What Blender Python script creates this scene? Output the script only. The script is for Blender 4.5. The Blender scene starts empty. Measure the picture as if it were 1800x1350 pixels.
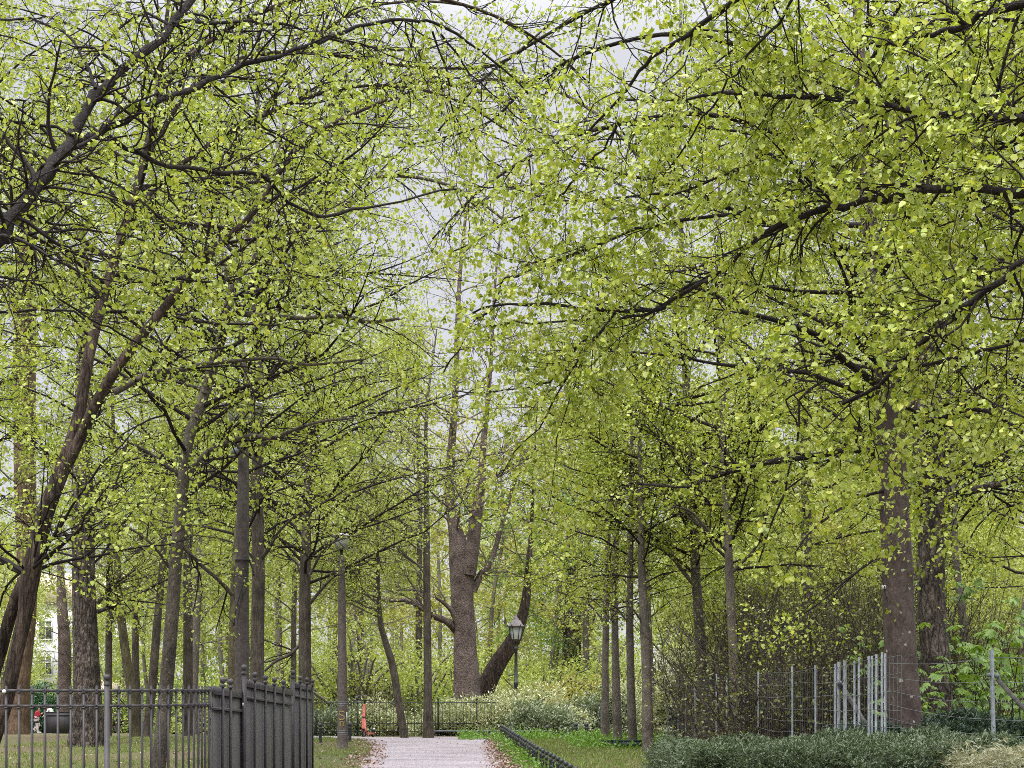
import bpy, math, random
import numpy as np
from mathutils import Vector
rng = np.random.default_rng(11)
random.seed(5)
D = bpy.data
SC = bpy.context.scene
COL = SC.collection
PI = math.pi

# ------------------------------------------------------------------ photo geometry
F, CX, HY, EYE = 2600.0, 900.0, 1285.0, 1.6

def P(px, py, d):
    return np.array([(px - CX) / F * d, d, EYE + (HY - py) / F * d])

def gz(x, y):
    """height of the ground: a gentle rise that levels out at the crossing path"""
    y = np.asarray(y, float); x = np.asarray(x, float)
    s = 0.031
    k = 2.5
    u = (y - 46.5) / k
    z = s * (y - k * np.log1p(np.exp(np.clip(u, -40, 40))))
    z = np.where(u > 40, s * 46.5, z)
    z = np.maximum(z, -2.0)
    return z + 0.02 * np.sin(x * 0.9 + 1.3) * np.sin(y * 0.55) * np.clip((np.abs(x + 0.6) - 1.8) / 2, 0, 1)

def G(px, d):
    x = (px - CX) / F * d
    return np.array([x, d, float(gz(x, d))])

def inview(Q, m=230):
    y = np.maximum(Q[..., 1], 0.5)
    px = CX + Q[..., 0] / y * F
    py = HY - (Q[..., 2] - EYE) / y * F
    return (px > -m) & (px < 1800 + m) & (py > -m) & (py < 1500) & (Q[..., 1] > 2)

def nrm(v):
    return v / np.maximum(np.linalg.norm(v, axis=-1, keepdims=True), 1e-9)

# ------------------------------------------------------------------ meshes
class MB:
    def __init__(s):
        s.v = []; s.f = {3: [], 4: []}; s.n = 0
    def add(s, V, Fs):
        V = np.asarray(V, float).reshape(-1, 3)
        Fs = np.asarray(Fs, int)
        s.v.append(V)
        if len(Fs): s.f[Fs.shape[1]].append(Fs + s.n)
        s.n += len(V)
        return s
    def box(s, c, size, ry=0.0):
        c = np.array(c, float); h = np.array(size, float) / 2
        V = np.array([[x, y, z] for z in (-1, 1) for y in (-1, 1) for x in (-1, 1)], float) * h
        ca, sa = math.cos(ry), math.sin(ry)
        V = np.stack([V[:, 0] * ca - V[:, 1] * sa, V[:, 0] * sa + V[:, 1] * ca, V[:, 2]], 1) + c
        return s.add(V, [[0, 2, 3, 1], [4, 5, 7, 6], [0, 1, 5, 4], [2, 6, 7, 3], [1, 3, 7, 5], [0, 4, 6, 2]])
    def bar(s, a, b, w, t=None):
        """square bar from a to b"""
        t = t or w
        a = np.array(a, float); b = np.array(b, float)
        d = nrm(b - a)
        up = np.array([0, 0, 1.]) if abs(d[2]) < .9 else np.array([0, 1., 0])
        x = nrm(np.cross(d, up)); y = np.cross(x, d)
        V = []
        for q in (a, b):
            for i, j in ((-1, -1), (1, -1), (1, 1), (-1, 1)):
                V.append(q + x * i * w / 2 + y * j * t / 2)
        return s.add(V, [[0, 1, 2, 3], [7, 6, 5, 4], [0, 4, 5, 1], [1, 5, 6, 2], [2, 6, 7, 3], [3, 7, 4, 0]])
    def tube(s, pts, r, S=8, caps=True):
        pts = np.asarray(pts, float)
        r = np.broadcast_to(np.asarray(r, float), (len(pts),))
        V, Fq = tubes(pts[None], r[None], S)
        n0 = s.n
        s.add(V, Fq)
        if caps:
            for k in (0, len(pts) - 1):
                ring = np.arange(S) + k * S + n0
                c = s.n
                s.v.append(pts[k][None]); s.n += 1
                tri = np.stack([ring, np.roll(ring, -1), np.full(S, c)], 1)
                s.f[3].append(tri)
        return s
    def lathe(s, c, prof, S=16):
        c = np.array(c, float)
        a = np.linspace(0, 2 * PI, S, endpoint=False)
        V = np.array([[r * math.cos(t), r * math.sin(t), z] for r, z in prof for t in a]) + c
        Fq = [[k * S + i, k * S + (i + 1) % S, (k + 1) * S + (i + 1) % S, (k + 1) * S + i] for k in range(len(prof) - 1) for i in range(S)]
        return s.add(V, Fq)
    def ball(s, c, r, S=14, sq=1.0):
        prof = [(r * math.sin(t) + 1e-4, -r * sq * math.cos(t)) for t in np.linspace(0, PI, S // 2 + 2)]
        return s.lathe(c, prof, S)
    def mesh(s, name, off=(0, 0, 0), smooth=False):
        V = np.concatenate(s.v) - np.array(off, float) if s.v else np.zeros((0, 3))
        me = D.meshes.new(name)
        t = np.concatenate(s.f[3]) if s.f[3] else np.zeros((0, 3), int)
        q = np.concatenate(s.f[4]) if s.f[4] else np.zeros((0, 4), int)
        me.vertices.add(len(V)); me.vertices.foreach_set('co', V.astype(np.float32).ravel())
        me.loops.add(t.size + q.size)
        me.loops.foreach_set('vertex_index', np.concatenate([t.ravel(), q.ravel()]).astype(np.int32))
        me.polygons.add(len(t) + len(q))
        st = np.concatenate([np.arange(len(t)) * 3, t.size + np.arange(len(q)) * 4]).astype(np.int32)
        me.polygons.foreach_set('loop_start', st)
        me.update(calc_edges=True)
        if smooth:
            me.polygons.foreach_set('use_smooth', np.ones(len(me.polygons), bool))
        return me

def tubes(Pn, R, S):
    N, K, _ = Pn.shape
    T = np.empty_like(Pn)
    T[:, 1:-1] = Pn[:, 2:] - Pn[:, :-2]; T[:, 0] = Pn[:, 1] - Pn[:, 0]; T[:, -1] = Pn[:, -1] - Pn[:, -2]
    T = nrm(T)
    o = nrm(Pn[:, -1] - Pn[:, 0])
    ref = np.where(np.abs(o[:, 2:3]) > .75, np.array([[1., 0.13, 0]]), np.array([[0, 0.1, 1.]]))
    U = nrm(np.cross(T, ref[:, None, :])); W = np.cross(T, U)
    a = np.linspace(0, 2 * PI, S, endpoint=False)
    V = Pn[:, :, None, :] + R[:, :, None, None] * (U[:, :, None, :] * np.cos(a)[None, None, :, None] + W[:, :, None, :] * np.sin(a)[None, None, :, None])
    n = np.arange(N)[:, None, None] * K * S; k = np.arange(K - 1)[None, :, None] * S
    i = np.arange(S)[None, None, :]; j = (i + 1) % S
    Fq = np.stack([n + k + i, n + k + j, n + k + S + j, n + k + S + i], -1).reshape(-1, 4)
    return V.reshape(-1, 3), Fq

def link(o, parent=None):
    COL.objects.link(o)
    if parent is not None: o.parent = parent
    return o

def root_of(o):
    while o.parent is not None: o = o.parent
    return o

def obj(name, mb, mat, parent=None, smooth=False):
    off = root_of(parent).location if parent is not None else (0, 0, 0)
    me = mb.mesh(name, off, smooth)
    for m in (mat if isinstance(mat, (list, tuple)) else [mat]): me.materials.append(m)
    return link(D.objects.new(name, me), parent)

def tag(o, label=None, cat=None, group=None, kind=None):
    for k, v in (('label', label), ('category', cat), ('group', group), ('kind', kind)):
        if v: o[k] = v
    return o

def thing(name, label, cat, loc, group=None):
    o = D.objects.new(name, None); o.empty_display_size = .3
    o.location = Vector([float(c) for c in loc])
    link(o)
    return tag(o, label, cat, group)

# ------------------------------------------------------------------ materials
def newmat(name):
    m = D.materials.new(name); m.use_nodes = True
    nt = m.node_tree
    for n in list(nt.nodes):
        if n.type != 'OUTPUT_MATERIAL': nt.nodes.remove(n)
    return m, nt, nt.nodes, nt.links, [n for n in nt.nodes if n.type == 'OUTPUT_MATERIAL'][0]

def ramp(nodes, stops):
    r = nodes.new('ShaderNodeValToRGB')
    e = r.color_ramp.elements
    while len(e) < len(stops): e.new(.5)
    for k, (p, c) in enumerate(stops):
        e[k].position = p; e[k].color = (*c, 1)
    return r

def leafmat(name, cols, trans=.4, rough=.42, tint=(1.07, 1.09, .52), spec=.45):
    m, nt, N, L, out = newmat(name)
    g = N.new('ShaderNodeNewGeometry')
    n = len(cols)
    r = ramp(N, [(i / max(n - 1, 1), c) for i, c in enumerate(cols)])
    L.new(g.outputs['Random Per Island'], r.inputs[0])
    p = N.new('ShaderNodeBsdfPrincipled'); p.inputs['Roughness'].default_value = rough
    p.inputs['Specular IOR Level'].default_value = spec
    L.new(r.outputs[0], p.inputs['Base Color'])
    t = N.new('ShaderNodeBsdfTranslucent')
    mx = N.new('ShaderNodeMix'); mx.data_type = 'RGBA'; mx.blend_type = 'MULTIPLY'; mx.inputs[0].default_value = 1
    L.new(r.outputs[0], mx.inputs[6]); mx.inputs[7].default_value = (*tint, 1)
    L.new(mx.outputs[2], t.inputs['Color'])
    ms = N.new('ShaderNodeMixShader'); ms.inputs[0].default_value = trans
    L.new(p.outputs[0], ms.inputs[1]); L.new(t.outputs[0], ms.inputs[2])
    L.new(ms.outputs[0], out.inputs[0])
    return m

def barkmat(name, dark, light, scale=14, stretch=.18, bump=.6, lichen=None, dist=.02, crack=.55):
    m, nt, N, L, out = newmat(name)
    tc = N.new('ShaderNodeTexCoord'); mp = N.new('ShaderNodeMapping'); mp.inputs['Scale'].default_value = (1, 1, stretch)
    L.new(tc.outputs['Object'], mp.inputs[0])
    n1 = N.new('ShaderNodeTexNoise'); n1.inputs['Scale'].default_value = scale; n1.inputs['Detail'].default_value = 6; n1.inputs['Roughness'].default_value = .65
    L.new(mp.outputs[0], n1.inputs[0])
    v = N.new('ShaderNodeTexVoronoi'); v.feature = 'DISTANCE_TO_EDGE'; v.inputs['Scale'].default_value = scale * 1.6
    L.new(mp.outputs[0], v.inputs[0])
    n2 = N.new('ShaderNodeTexNoise'); n2.inputs['Scale'].default_value = 2.2; n2.inputs['Detail'].default_value = 3
    L.new(tc.outputs['Object'], n2.inputs[0])
    ad = N.new('ShaderNodeMath'); ad.operation = 'MULTIPLY_ADD'
    L.new(n1.outputs[0], ad.inputs[0]); ad.inputs[1].default_value = .75; L.new(n2.outputs[0], ad.inputs[2])
    r = ramp(N, [(.55, dark), (.78, tuple((a + b) / 2 for a, b in zip(dark, light))), (1.0, light)])
    L.new(ad.outputs[0], r.inputs[0])
    v3 = N.new('ShaderNodeTexVoronoi'); v3.feature = 'DISTANCE_TO_EDGE'; v3.inputs['Scale'].default_value = scale * .75
    wob = N.new('ShaderNodeVectorMath'); wob.operation = 'MULTIPLY_ADD'; wob.inputs[1].default_value = (.2, .2, .2)
    L.new(n1.outputs['Color'], wob.inputs[0]); L.new(mp.outputs[0], wob.inputs[2]); L.new(wob.outputs[0], v3.inputs[0])
    rc = ramp(N, [(0.0, (crack, crack, crack)), (.16, (1, 1, 1))]); L.new(v3.outputs[0], rc.inputs[0])
    mc = N.new('ShaderNodeMix'); mc.data_type = 'RGBA'; mc.blend_type = 'MULTIPLY'; mc.inputs[0].default_value = 1
    L.new(r.outputs[0], mc.inputs[6]); L.new(rc.outputs[0], mc.inputs[7])
    colr = mc.outputs[2]
    if lichen:
        v2 = N.new('ShaderNodeTexVoronoi'); v2.inputs['Scale'].default_value = lichen[1]; v2.inputs['Randomness'].default_value = 1
        L.new(tc.outputs['Object'], v2.inputs[0])
        n3 = N.new('ShaderNodeTexNoise'); n3.inputs['Scale'].default_value = 22
        L.new(tc.outputs['Object'], n3.inputs[0])
        sb = N.new('ShaderNodeMath'); sb.operation = 'MULTIPLY_ADD'; sb.inputs[1].default_value = .42
        L.new(n3.outputs[0], sb.inputs[0]); L.new(v2.outputs[0], sb.inputs[2])
        rr = ramp(N, [(lichen[2], (1, 1, 1)), (lichen[2] + .03, (0, 0, 0))])
        L.new(sb.outputs[0], rr.inputs[0])
        mx = N.new('ShaderNodeMix'); mx.data_type = 'RGBA'
        L.new(rr.outputs[0], mx.inputs[0]); L.new(colr, mx.inputs[6]); mx.inputs[7].default_value = (*lichen[0], 1)
        colr = mx.outputs[2]
    p = N.new('ShaderNodeBsdfPrincipled'); p.inputs['Roughness'].default_value = .85; p.inputs['Specular IOR Level'].default_value = .2
    L.new(colr, p.inputs['Base Color'])
    b = N.new('ShaderNodeBump'); b.inputs['Strength'].default_value = bump; b.inputs['Distance'].default_value = dist
    a2 = N.new('ShaderNodeMath'); a2.operation = 'MULTIPLY_ADD'; a2.inputs[1].default_value = 1.6
    a3 = N.new('ShaderNodeMath'); a3.operation = 'MINIMUM'; a3.inputs[1].default_value = .3; L.new(v3.outputs[0], a3.inputs[0])
    a4 = N.new('ShaderNodeMath'); a4.operation = 'ADD'; L.new(v.outputs[0], a4.inputs[0]); L.new(a3.outputs[0], a4.inputs[1])
    L.new(a4.outputs[0], a2.inputs[0]); L.new(n1.outputs[0], a2.inputs[2])
    L.new(a2.outputs[0], b.inputs['Height']); L.new(b.outputs[0], p.inputs['Normal'])
    L.new(p.outputs[0], out.inputs[0])
    return m

def plain(name, col, rough=.5, metal=0.0, var=.25, scale=9, bump=.0, spec=.4, col2=None):
    m, nt, N, L, out = newmat(name)
    tc = N.new('ShaderNodeTexCoord')
    n = N.new('ShaderNodeTexNoise'); n.inputs['Scale'].default_value = scale; n.inputs['Detail'].default_value = 6
    L.new(tc.outputs['Object'], n.inputs[0])
    c2 = col2 or tuple(c * (1 + var) for c in col)
    r = ramp(N, [(.35, tuple(c * (1 - var) for c in col)), (.5, col), (.68, c2)])
    L.new(n.outputs[0], r.inputs[0])
    p = N.new('ShaderNodeBsdfPrincipled'); p.inputs['Roughness'].default_value = rough; p.inputs['Metallic'].default_value = metal
    p.inputs['Specular IOR Level'].default_value = spec
    L.new(r.outputs[0], p.inputs['Base Color'])
    if bump:
        b = N.new('ShaderNodeBump'); b.inputs['Strength'].default_value = bump; b.inputs['Distance'].default_value = .01
        L.new(n.outputs[0], b.inputs['Height']); L.new(b.outputs[0], p.inputs['Normal'])
    L.new(p.outputs[0], out.inputs[0])
    return m

M = {}
LIME = [(.17, .225, .03), (.27, .345, .036), (.36, .43, .05), (.48, .54, .13), (.39, .45, .13), (.50, .51, .06)]
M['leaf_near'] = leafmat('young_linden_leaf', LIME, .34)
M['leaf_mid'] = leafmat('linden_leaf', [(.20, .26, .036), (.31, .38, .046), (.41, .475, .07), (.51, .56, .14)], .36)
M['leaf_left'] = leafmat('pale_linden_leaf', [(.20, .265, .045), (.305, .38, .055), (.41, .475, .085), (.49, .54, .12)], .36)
M['leaf_far'] = leafmat('far_leaf', [(.29, .35, .085), (.39, .45, .11), (.48, .53, .16)], .38)  # lightened for distance, haze put into the leaf colour
M['leaf_yellow'] = leafmat('yellow_spring_leaf', [(.33, .34, .07), (.42, .42, .09), (.36, .33, .12)], .4)
M['leaf_green'] = leafmat('chestnut_leaf', [(.12, .22, .045), (.18, .31, .055), (.27, .40, .09)], .36, tint=(1.2, 1.1, .5))
M['leaf_rhodo'] = leafmat('variegated_leaf', [(.16, .21, .09), (.30, .34, .17), (.48, .49, .29), (.66, .65, .40), (.36, .40, .20)], .2, rough=.38)
M['leaf_rhodo_dark'] = leafmat('laurel_leaf', [(.10, .14, .075), (.19, .24, .13), (.36, .40, .25)], .15, rough=.35)
M['leaf_yellow_bush'] = leafmat('golden_leaf', [(.40, .36, .08), (.30, .30, .08), (.55, .50, .16)], .3)
M['leaf_olive'] = leafmat('olive_leaf', [(.10, .12, .035), (.17, .19, .05), (.24, .25, .07)], .35)
M['yew'] = leafmat('yew_needle', [(.05, .085, .042), (.095, .14, .072), (.17, .215, .125), (.28, .31, .21)], .12, rough=.45, spec=.3)
M['yew_dark'] = leafmat('dark_yew_needle', [(.028, .055, .034), (.055, .095, .058), (.11, .16, .105)], .1, rough=.45)
M['juniper'] = leafmat('pale_juniper_needle', [(.20, .24, .14), (.33, .35, .23), (.50, .48, .34), (.40, .33, .19)], .15)
M['conifer'] = leafmat('dark_conifer_needle', [(.02, .07, .03), (.04, .12, .05), (.07, .17, .07)], .1)
M['blossom'] = leafmat('white_blossom', [(.8, .8, .76), (.7, .72, .66), (.85, .84, .8)], .3, tint=(1, 1, 1))
M['grass'] = leafmat('grass_blade', [(.11, .18, .04), (.17, .25, .055), (.25, .31, .09), (.28, .26, .12)], .3)
M['grass_fresh'] = leafmat('fresh_ground_cover', [(.10, .20, .03), (.15, .29, .04), (.22, .36, .06)], .35)
M['litter'] = leafmat('dead_leaf', [(.16, .09, .07), (.26, .16, .13), (.36, .24, .20), (.45, .34, .29)], .1)
M['bark_black'] = barkmat('backlit_linden_bark', (.007, .006, .006), (.050, .042, .038), 20, .6, .9)  # backlit darkness of the limbs put into the base colour
M['bark_grey'] = barkmat('grey_brown_bark', (.040, .032, .026), (.125, .105, .085), 16, .2, .7)
M['bark_smooth'] = barkmat('smooth_red_brown_bark', (.050, .036, .032), (.125, .096, .086), 11, .4, .6, lichen=((.36, .36, .32), 5.6, .285), crack=.8)
M['bark_rough'] = barkmat('furrowed_bark', (.028, .022, .019), (.19, .155, .13), 11, .3, 1.0, dist=.06, crack=.22)
M['bark_lean'] = barkmat('brown_leaning_bark', (.034, .024, .019), (.125, .092, .072), 13, .14, 1.0, dist=.04, crack=.3)
M['bark_moss'] = barkmat('mossy_bark', (.045, .038, .024), (.14, .125, .070), 14, .25, .7)
M['bark_spot'] = barkmat('spotted_grey_bark', (.045, .038, .030), (.145, .125, .098), 18, .5, .6, lichen=((.26, .26, .22), 7.0, .24), crack=.6)
M['bark_plane'] = barkmat('plane_tree_bark', (.05, .036, .031), (.20, .155, .14), 13, .5, .9, dist=.04, crack=.75)
M['bark_young'] = barkmat('young_tree_bark', (.070, .060, .050), (.19, .165, .14), 18, .5, .5)
M['bark_orange'] = barkmat('sunlit_old_bark', (.055, .036, .024), (.17, .115, .075), 12, .2, .8)  # reddish lit look of the old trunk put into its colour
M['wood_trunk'] = plain('hazed_far_bark', (.16, .145, .12), .9, var=.3, scale=2, spec=.1)  # far paleness painted into the bark colour in place of haze
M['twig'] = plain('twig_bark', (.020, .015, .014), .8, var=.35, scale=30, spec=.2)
M['twig_far'] = plain('far_twig_bark', (.125, .11, .095), .85, var=.3, scale=3, spec=.15)  # paler than near twigs, distance haze carried by the colour
M['twig_brown'] = plain('brown_twig_bark', (.062, .049, .042), .85, var=.35, scale=4, spec=.15)
M['core'] = plain('dark_hedge_filler', (.018, .022, .016), .95, var=.4, scale=12, spec=.05)  # even dark tone standing for shade inside the hedges
M['iron'] = plain('weathered_iron_paint', (.060, .056, .060), .5, var=.22, scale=6, bump=.08, spec=.4)
M['iron_dark'] = plain('dark_cast_iron', (.040, .045, .044), .5, var=.3, scale=10, spec=.45)
M['galv'] = plain('galvanised_steel', (.17, .19, .205), .5, .25, .2, 14, spec=.5)
M['wire'] = plain('dull_wire', (.17, .18, .185), .5, .4, .2, 8)
M['white'] = plain('white_plastic', (.78, .78, .77), .4, var=.05)
M['concrete'] = plain('old_concrete', (.105, .088, .080), .9, var=.28, scale=16, bump=.35, spec=.2)
M['concrete_dk'] = plain('dark_concrete', (.058, .049, .045), .9, var=.25, scale=18, bump=.35, spec=.2)
M['lamp_glass'] = plain('milky_lamp_glass', (.34, .36, .34), .25, var=.08, scale=3)
M['black'] = plain('black_rubber', (.018, .018, .019), .6, var=.2)
M['coral'] = plain('coral_red_paint', (.66, .15, .12), .35, var=.08)
M['coral_dk'] = plain('dark_red_paint', (.45, .07, .06), .4, var=.1)
M['yellow_paint'] = plain('faded_yellow_paint', (.30, .23, .06), .8, var=.3, scale=40)
M['green_board'] = plain('dark_green_board', (.022, .042, .038), .6, var=.25)
M['blue'] = plain('deep_blue_paint', (.012, .016, .17), .4, var=.15)
M['brace'] = plain('grey_wooden_brace', (.10, .095, .09), .85, var=.3, scale=20)
M['facade'] = plain('pale_render', (.62, .62, .64), .9, var=.06, scale=2)
M['window'] = plain('window_glass', (.12, .13, .15), .15, var=.1, spec=.6)
M['roof'] = plain('sandy_roof', (.50, .40, .33), .85, var=.1, scale=3)
M['skin'] = plain('skin', (.55, .36, .29), .5, var=.06)
M['red_cloth'] = plain('red_cloth', (.42, .022, .045), .8, var=.15, scale=20)
M['pink_cloth'] = plain('pink_white_cloth', (.72, .58, .62), .85, var=.08, scale=20)
M['white_cloth'] = plain('white_cloth', (.78, .78, .78), .85, var=.05, scale=20)
M['dark_cloth'] = plain('dark_cloth', (.03, .02, .025), .85, var=.2, scale=20)
M['hair'] = plain('dark_hair', (.02, .014, .012), .6, var=.3, scale=50)

def metal_sheet():
    """dark painted sheet steel with faint vertical streaks of algae and dirt"""
    m, nt, N, L, out = newmat('streaked_sheet_metal')
    tc = N.new('ShaderNodeTexCoord'); mp = N.new('ShaderNodeMapping'); mp.inputs['Scale'].default_value = (1, 1, .05)
    L.new(tc.outputs['Object'], mp.inputs[0])
    n = N.new('ShaderNodeTexNoise'); n.inputs['Scale'].default_value = 7; n.inputs['Detail'].default_value = 5
    L.new(mp.outputs[0], n.inputs[0])
    r = ramp(N, [(.3, (.056, .052, .060)), (.52, (.070, .065, .074)), (.66, (.075, .070, .066)), (.80, (.092, .084, .056))])
    L.new(n.outputs[0], r.inputs[0])
    p = N.new('ShaderNodeBsdfPrincipled'); p.inputs['Roughness'].default_value = .5; p.inputs['Specular IOR Level'].default_value = .35
    L.new(r.outputs[0], p.inputs['Base Color'])
    n2 = N.new('ShaderNodeTexNoise'); n2.inputs['Scale'].default_value = 60
    L.new(tc.outputs['Object'], n2.inputs[0])
    b = N.new('ShaderNodeBump'); b.inputs['Strength'].default_value = .12; b.inputs['Distance'].default_value = .004
    L.new(n2.outputs[0], b.inputs['Height']); L.new(b.outputs[0], p.inputs['Normal'])
    L.new(p.outputs[0], out.inputs[0])
    return m
M['sheet'] = metal_sheet()

def groundmat():
    m, nt, N, L, out = newmat('lawn_soil')
    tc = N.new('ShaderNodeTexCoord')
    n = N.new('ShaderNodeTexNoise'); n.inputs['Scale'].default_value = .55; n.inputs['Detail'].default_value = 5; n.inputs['Roughness'].default_value = .7
    L.new(tc.outputs['Object'], n.inputs[0])
    n2 = N.new('ShaderNodeTexNoise'); n2.inputs['Scale'].default_value = 14; n2.inputs['Detail'].default_value = 6; n2.inputs['Roughness'].default_value = .75
    L.new(tc.outputs['Object'], n2.inputs[0])
    r1 = ramp(N, [(.42, (.135, .105, .07)), (.54, (.12, .118, .055)), (.68, (.095, .13, .042))])
    r2 = ramp(N, [(.3, (.45, .42, .38)), (.55, (1, 1, 1)), (.75, (1.5, 1.45, 1.35))])
    L.new(n.outputs[0], r1.inputs[0]); L.new(n2.outputs[0], r2.inputs[0])
    mx = N.new('ShaderNodeMix'); mx.data_type = 'RGBA'; mx.blend_type = 'MULTIPLY'; mx.inputs[0].default_value = 1
    L.new(r1.outputs[0], mx.inputs[6]); L.new(r2.outputs[0], mx.inputs[7])
    p = N.new('ShaderNodeBsdfPrincipled'); p.inputs['Roughness'].default_value = .95; p.inputs['Specular IOR Level'].default_value = .1
    L.new(mx.outputs[2], p.inputs['Base Color'])
    b = N.new('ShaderNodeBump'); b.inputs['Strength'].default_value = .8; b.inputs['Distance'].default_value = .03
    L.new(n2.outputs[0], b.inputs['Height']); L.new(b.outputs[0], p.inputs['Normal'])
    L.new(p.outputs[0], out.inputs[0])
    return m
M['ground'] = groundmat()

def pathmat():
    m, nt, N, L, out = newmat('pale_path_gravel')
    tc = N.new('ShaderNodeTexCoord')
    mp = N.new('ShaderNodeMapping'); mp.inputs['Scale'].default_value = (.5, 1.4, 1)
    L.new(tc.outputs['Object'], mp.inputs[0])
    n = N.new('ShaderNodeTexNoise'); n.inputs['Scale'].default_value = .9; n.inputs['Detail'].default_value = 7; n.inputs['Roughness'].default_value = .62
    L.new(mp.outputs[0], n.inputs[0])
    n2 = N.new('ShaderNodeTexNoise'); n2.inputs['Scale'].default_value = 55; n2.inputs['Detail'].default_value = 4; n2.inputs['Roughness'].default_value = .8
    L.new(tc.outputs['Object'], n2.inputs[0])
    r1 = ramp(N, [(.28, (.22, .195, .20)), (.46, (.315, .285, .30)), (.7, (.385, .352, .368))])
    L.new(n.outputs[0], r1.inputs[0])
    r2 = ramp(N, [(.32, (.58, .55, .55)), (.5, (.95, .94, .95)), (.7, (1.1, 1.09, 1.1))])
    L.new(n2.outputs[0], r2.inputs[0])
    mx = N.new('ShaderNodeMix'); mx.data_type = 'RGBA'; mx.blend_type = 'MULTIPLY'; mx.inputs[0].default_value = 1
    L.new(r1.outputs[0], mx.inputs[6]); L.new(r2.outputs[0], mx.inputs[7])
    p = N.new('ShaderNodeBsdfPrincipled'); p.inputs['Roughness'].default_value = .9; p.inputs['Specular IOR Level'].default_value = .15
    L.new(mx.outputs[2], p.inputs['Base Color'])
    b = N.new('ShaderNodeBump'); b.inputs['Strength'].default_value = .5; b.inputs['Distance'].default_value = .01
    L.new(n2.outputs[0], b.inputs['Height']); L.new(b.outputs[0], p.inputs['Normal'])
    L.new(p.outputs[0], out.inputs[0])
    return m
M['path'] = pathmat()

# ------------------------------------------------------------------ growing wood and leaves
def catmull(pts, n):
    pts = np.asarray(pts, float)
    q = np.vstack([2 * pts[0] - pts[1], pts, 2 * pts[-1] - pts[-2]])
    seg = np.linspace(0, len(pts) - 1 - 1e-6, n)
    i = seg.astype(int); t = (seg - i)[:, None]
    a, b, c, d = q[i], q[i + 1], q[i + 2], q[i + 3]
    return .5 * (2 * b + (c - a) * t + (2 * a - 5 * b + 4 * c - d) * t ** 2 + (3 * b - a - 3 * c + d) * t ** 3)

def grow(Pn, R, per_m, lo, hi, ang=(35, 70), K=5, droop=.06, wander=.16, flat=.55, t0=.1, t1=1.0, rf=.55, taper=.45, tipf=.35, keep=None, up=0.0):
    """side shoots of a batch of branches: (N,K,3) -> (M,K,3)"""
    N = len(Pn)
    if N == 0: return np.zeros((0, K, 3)), np.zeros((0, K))
    Ls = np.linalg.norm(np.diff(Pn, axis=1), axis=2).sum(1)
    cnt = np.floor(Ls * per_m + rng.random(N)).astype(int)
    idx = np.repeat(np.arange(N), cnt)
    Mn = len(idx)
    if Mn == 0: return np.zeros((0, K, 3)), np.zeros((0, K))
    t = t0 + (t1 - t0) * rng.random(Mn)
    Kp = Pn.shape[1]
    s = t * (Kp - 1); i = np.minimum(s.astype(int), Kp - 2); f = (s - i)[:, None]
    a, b = Pn[idx, i], Pn[idx, i + 1]
    start = a + (b - a) * f
    tan = nrm(b - a)
    rp = R[idx, i] * (1 - f[:, 0]) + R[idx, i + 1] * f[:, 0]
    upv = np.array([0, 0, 1.])
    side = nrm(np.cross(tan, upv) + 1e-3)
    vert = nrm(np.cross(side, tan))
    phi = rng.random(Mn) * 2 * PI
    perp = nrm(side * np.cos(phi)[:, None] + vert * (np.sin(phi) * (1 - flat) + up)[:, None])
    an = np.radians(rng.uniform(*ang, Mn))[:, None]
    d = nrm(tan * np.cos(an) + perp * np.sin(an))
    ln = rng.uniform(lo, hi, Mn) * (1 - taper * t)
    step = (ln / (K - 1))[:, None]
    curl = rng.normal(0, .085, (Mn, 3)) + np.array([0, 0, .03])
    out = np.empty((Mn, K, 3)); out[:, 0] = start
    for k in range(1, K):
        d = nrm(d + curl + rng.normal(0, wander, (Mn, 3)) + np.array([0, 0, -droop]))
        out[:, k] = out[:, k - 1] + d * step
    r0 = np.minimum(rp * rf, ln * .02 + .0012)
    rad = r0[:, None] * np.linspace(1, tipf, K)[None]
    if keep is not None:
        m = keep(out[:, K // 2])
        out, rad = out[m], rad[m]
    return out, rad

def on_branches(Pn, per_m, t0=.15, jit=.02):
    """points with directions along a batch of branches"""
    N = len(Pn)
    Ls = np.linalg.norm(np.diff(Pn, axis=1), axis=2).sum(1)
    cnt = np.floor(Ls * per_m + rng.random(N)).astype(int)
    idx = np.repeat(np.arange(N), cnt)
    t = t0 + (1 - t0) * rng.random(len(idx)) ** .8
    Kp = Pn.shape[1]
    s = t * (Kp - 1); i = np.minimum(s.astype(int), Kp - 2); f = (s - i)[:, None]
    a, b = Pn[idx, i], Pn[idx, i + 1]
    return a + (b - a) * f + rng.normal(0, jit, (len(idx), 3)), nrm(b - a)

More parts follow.
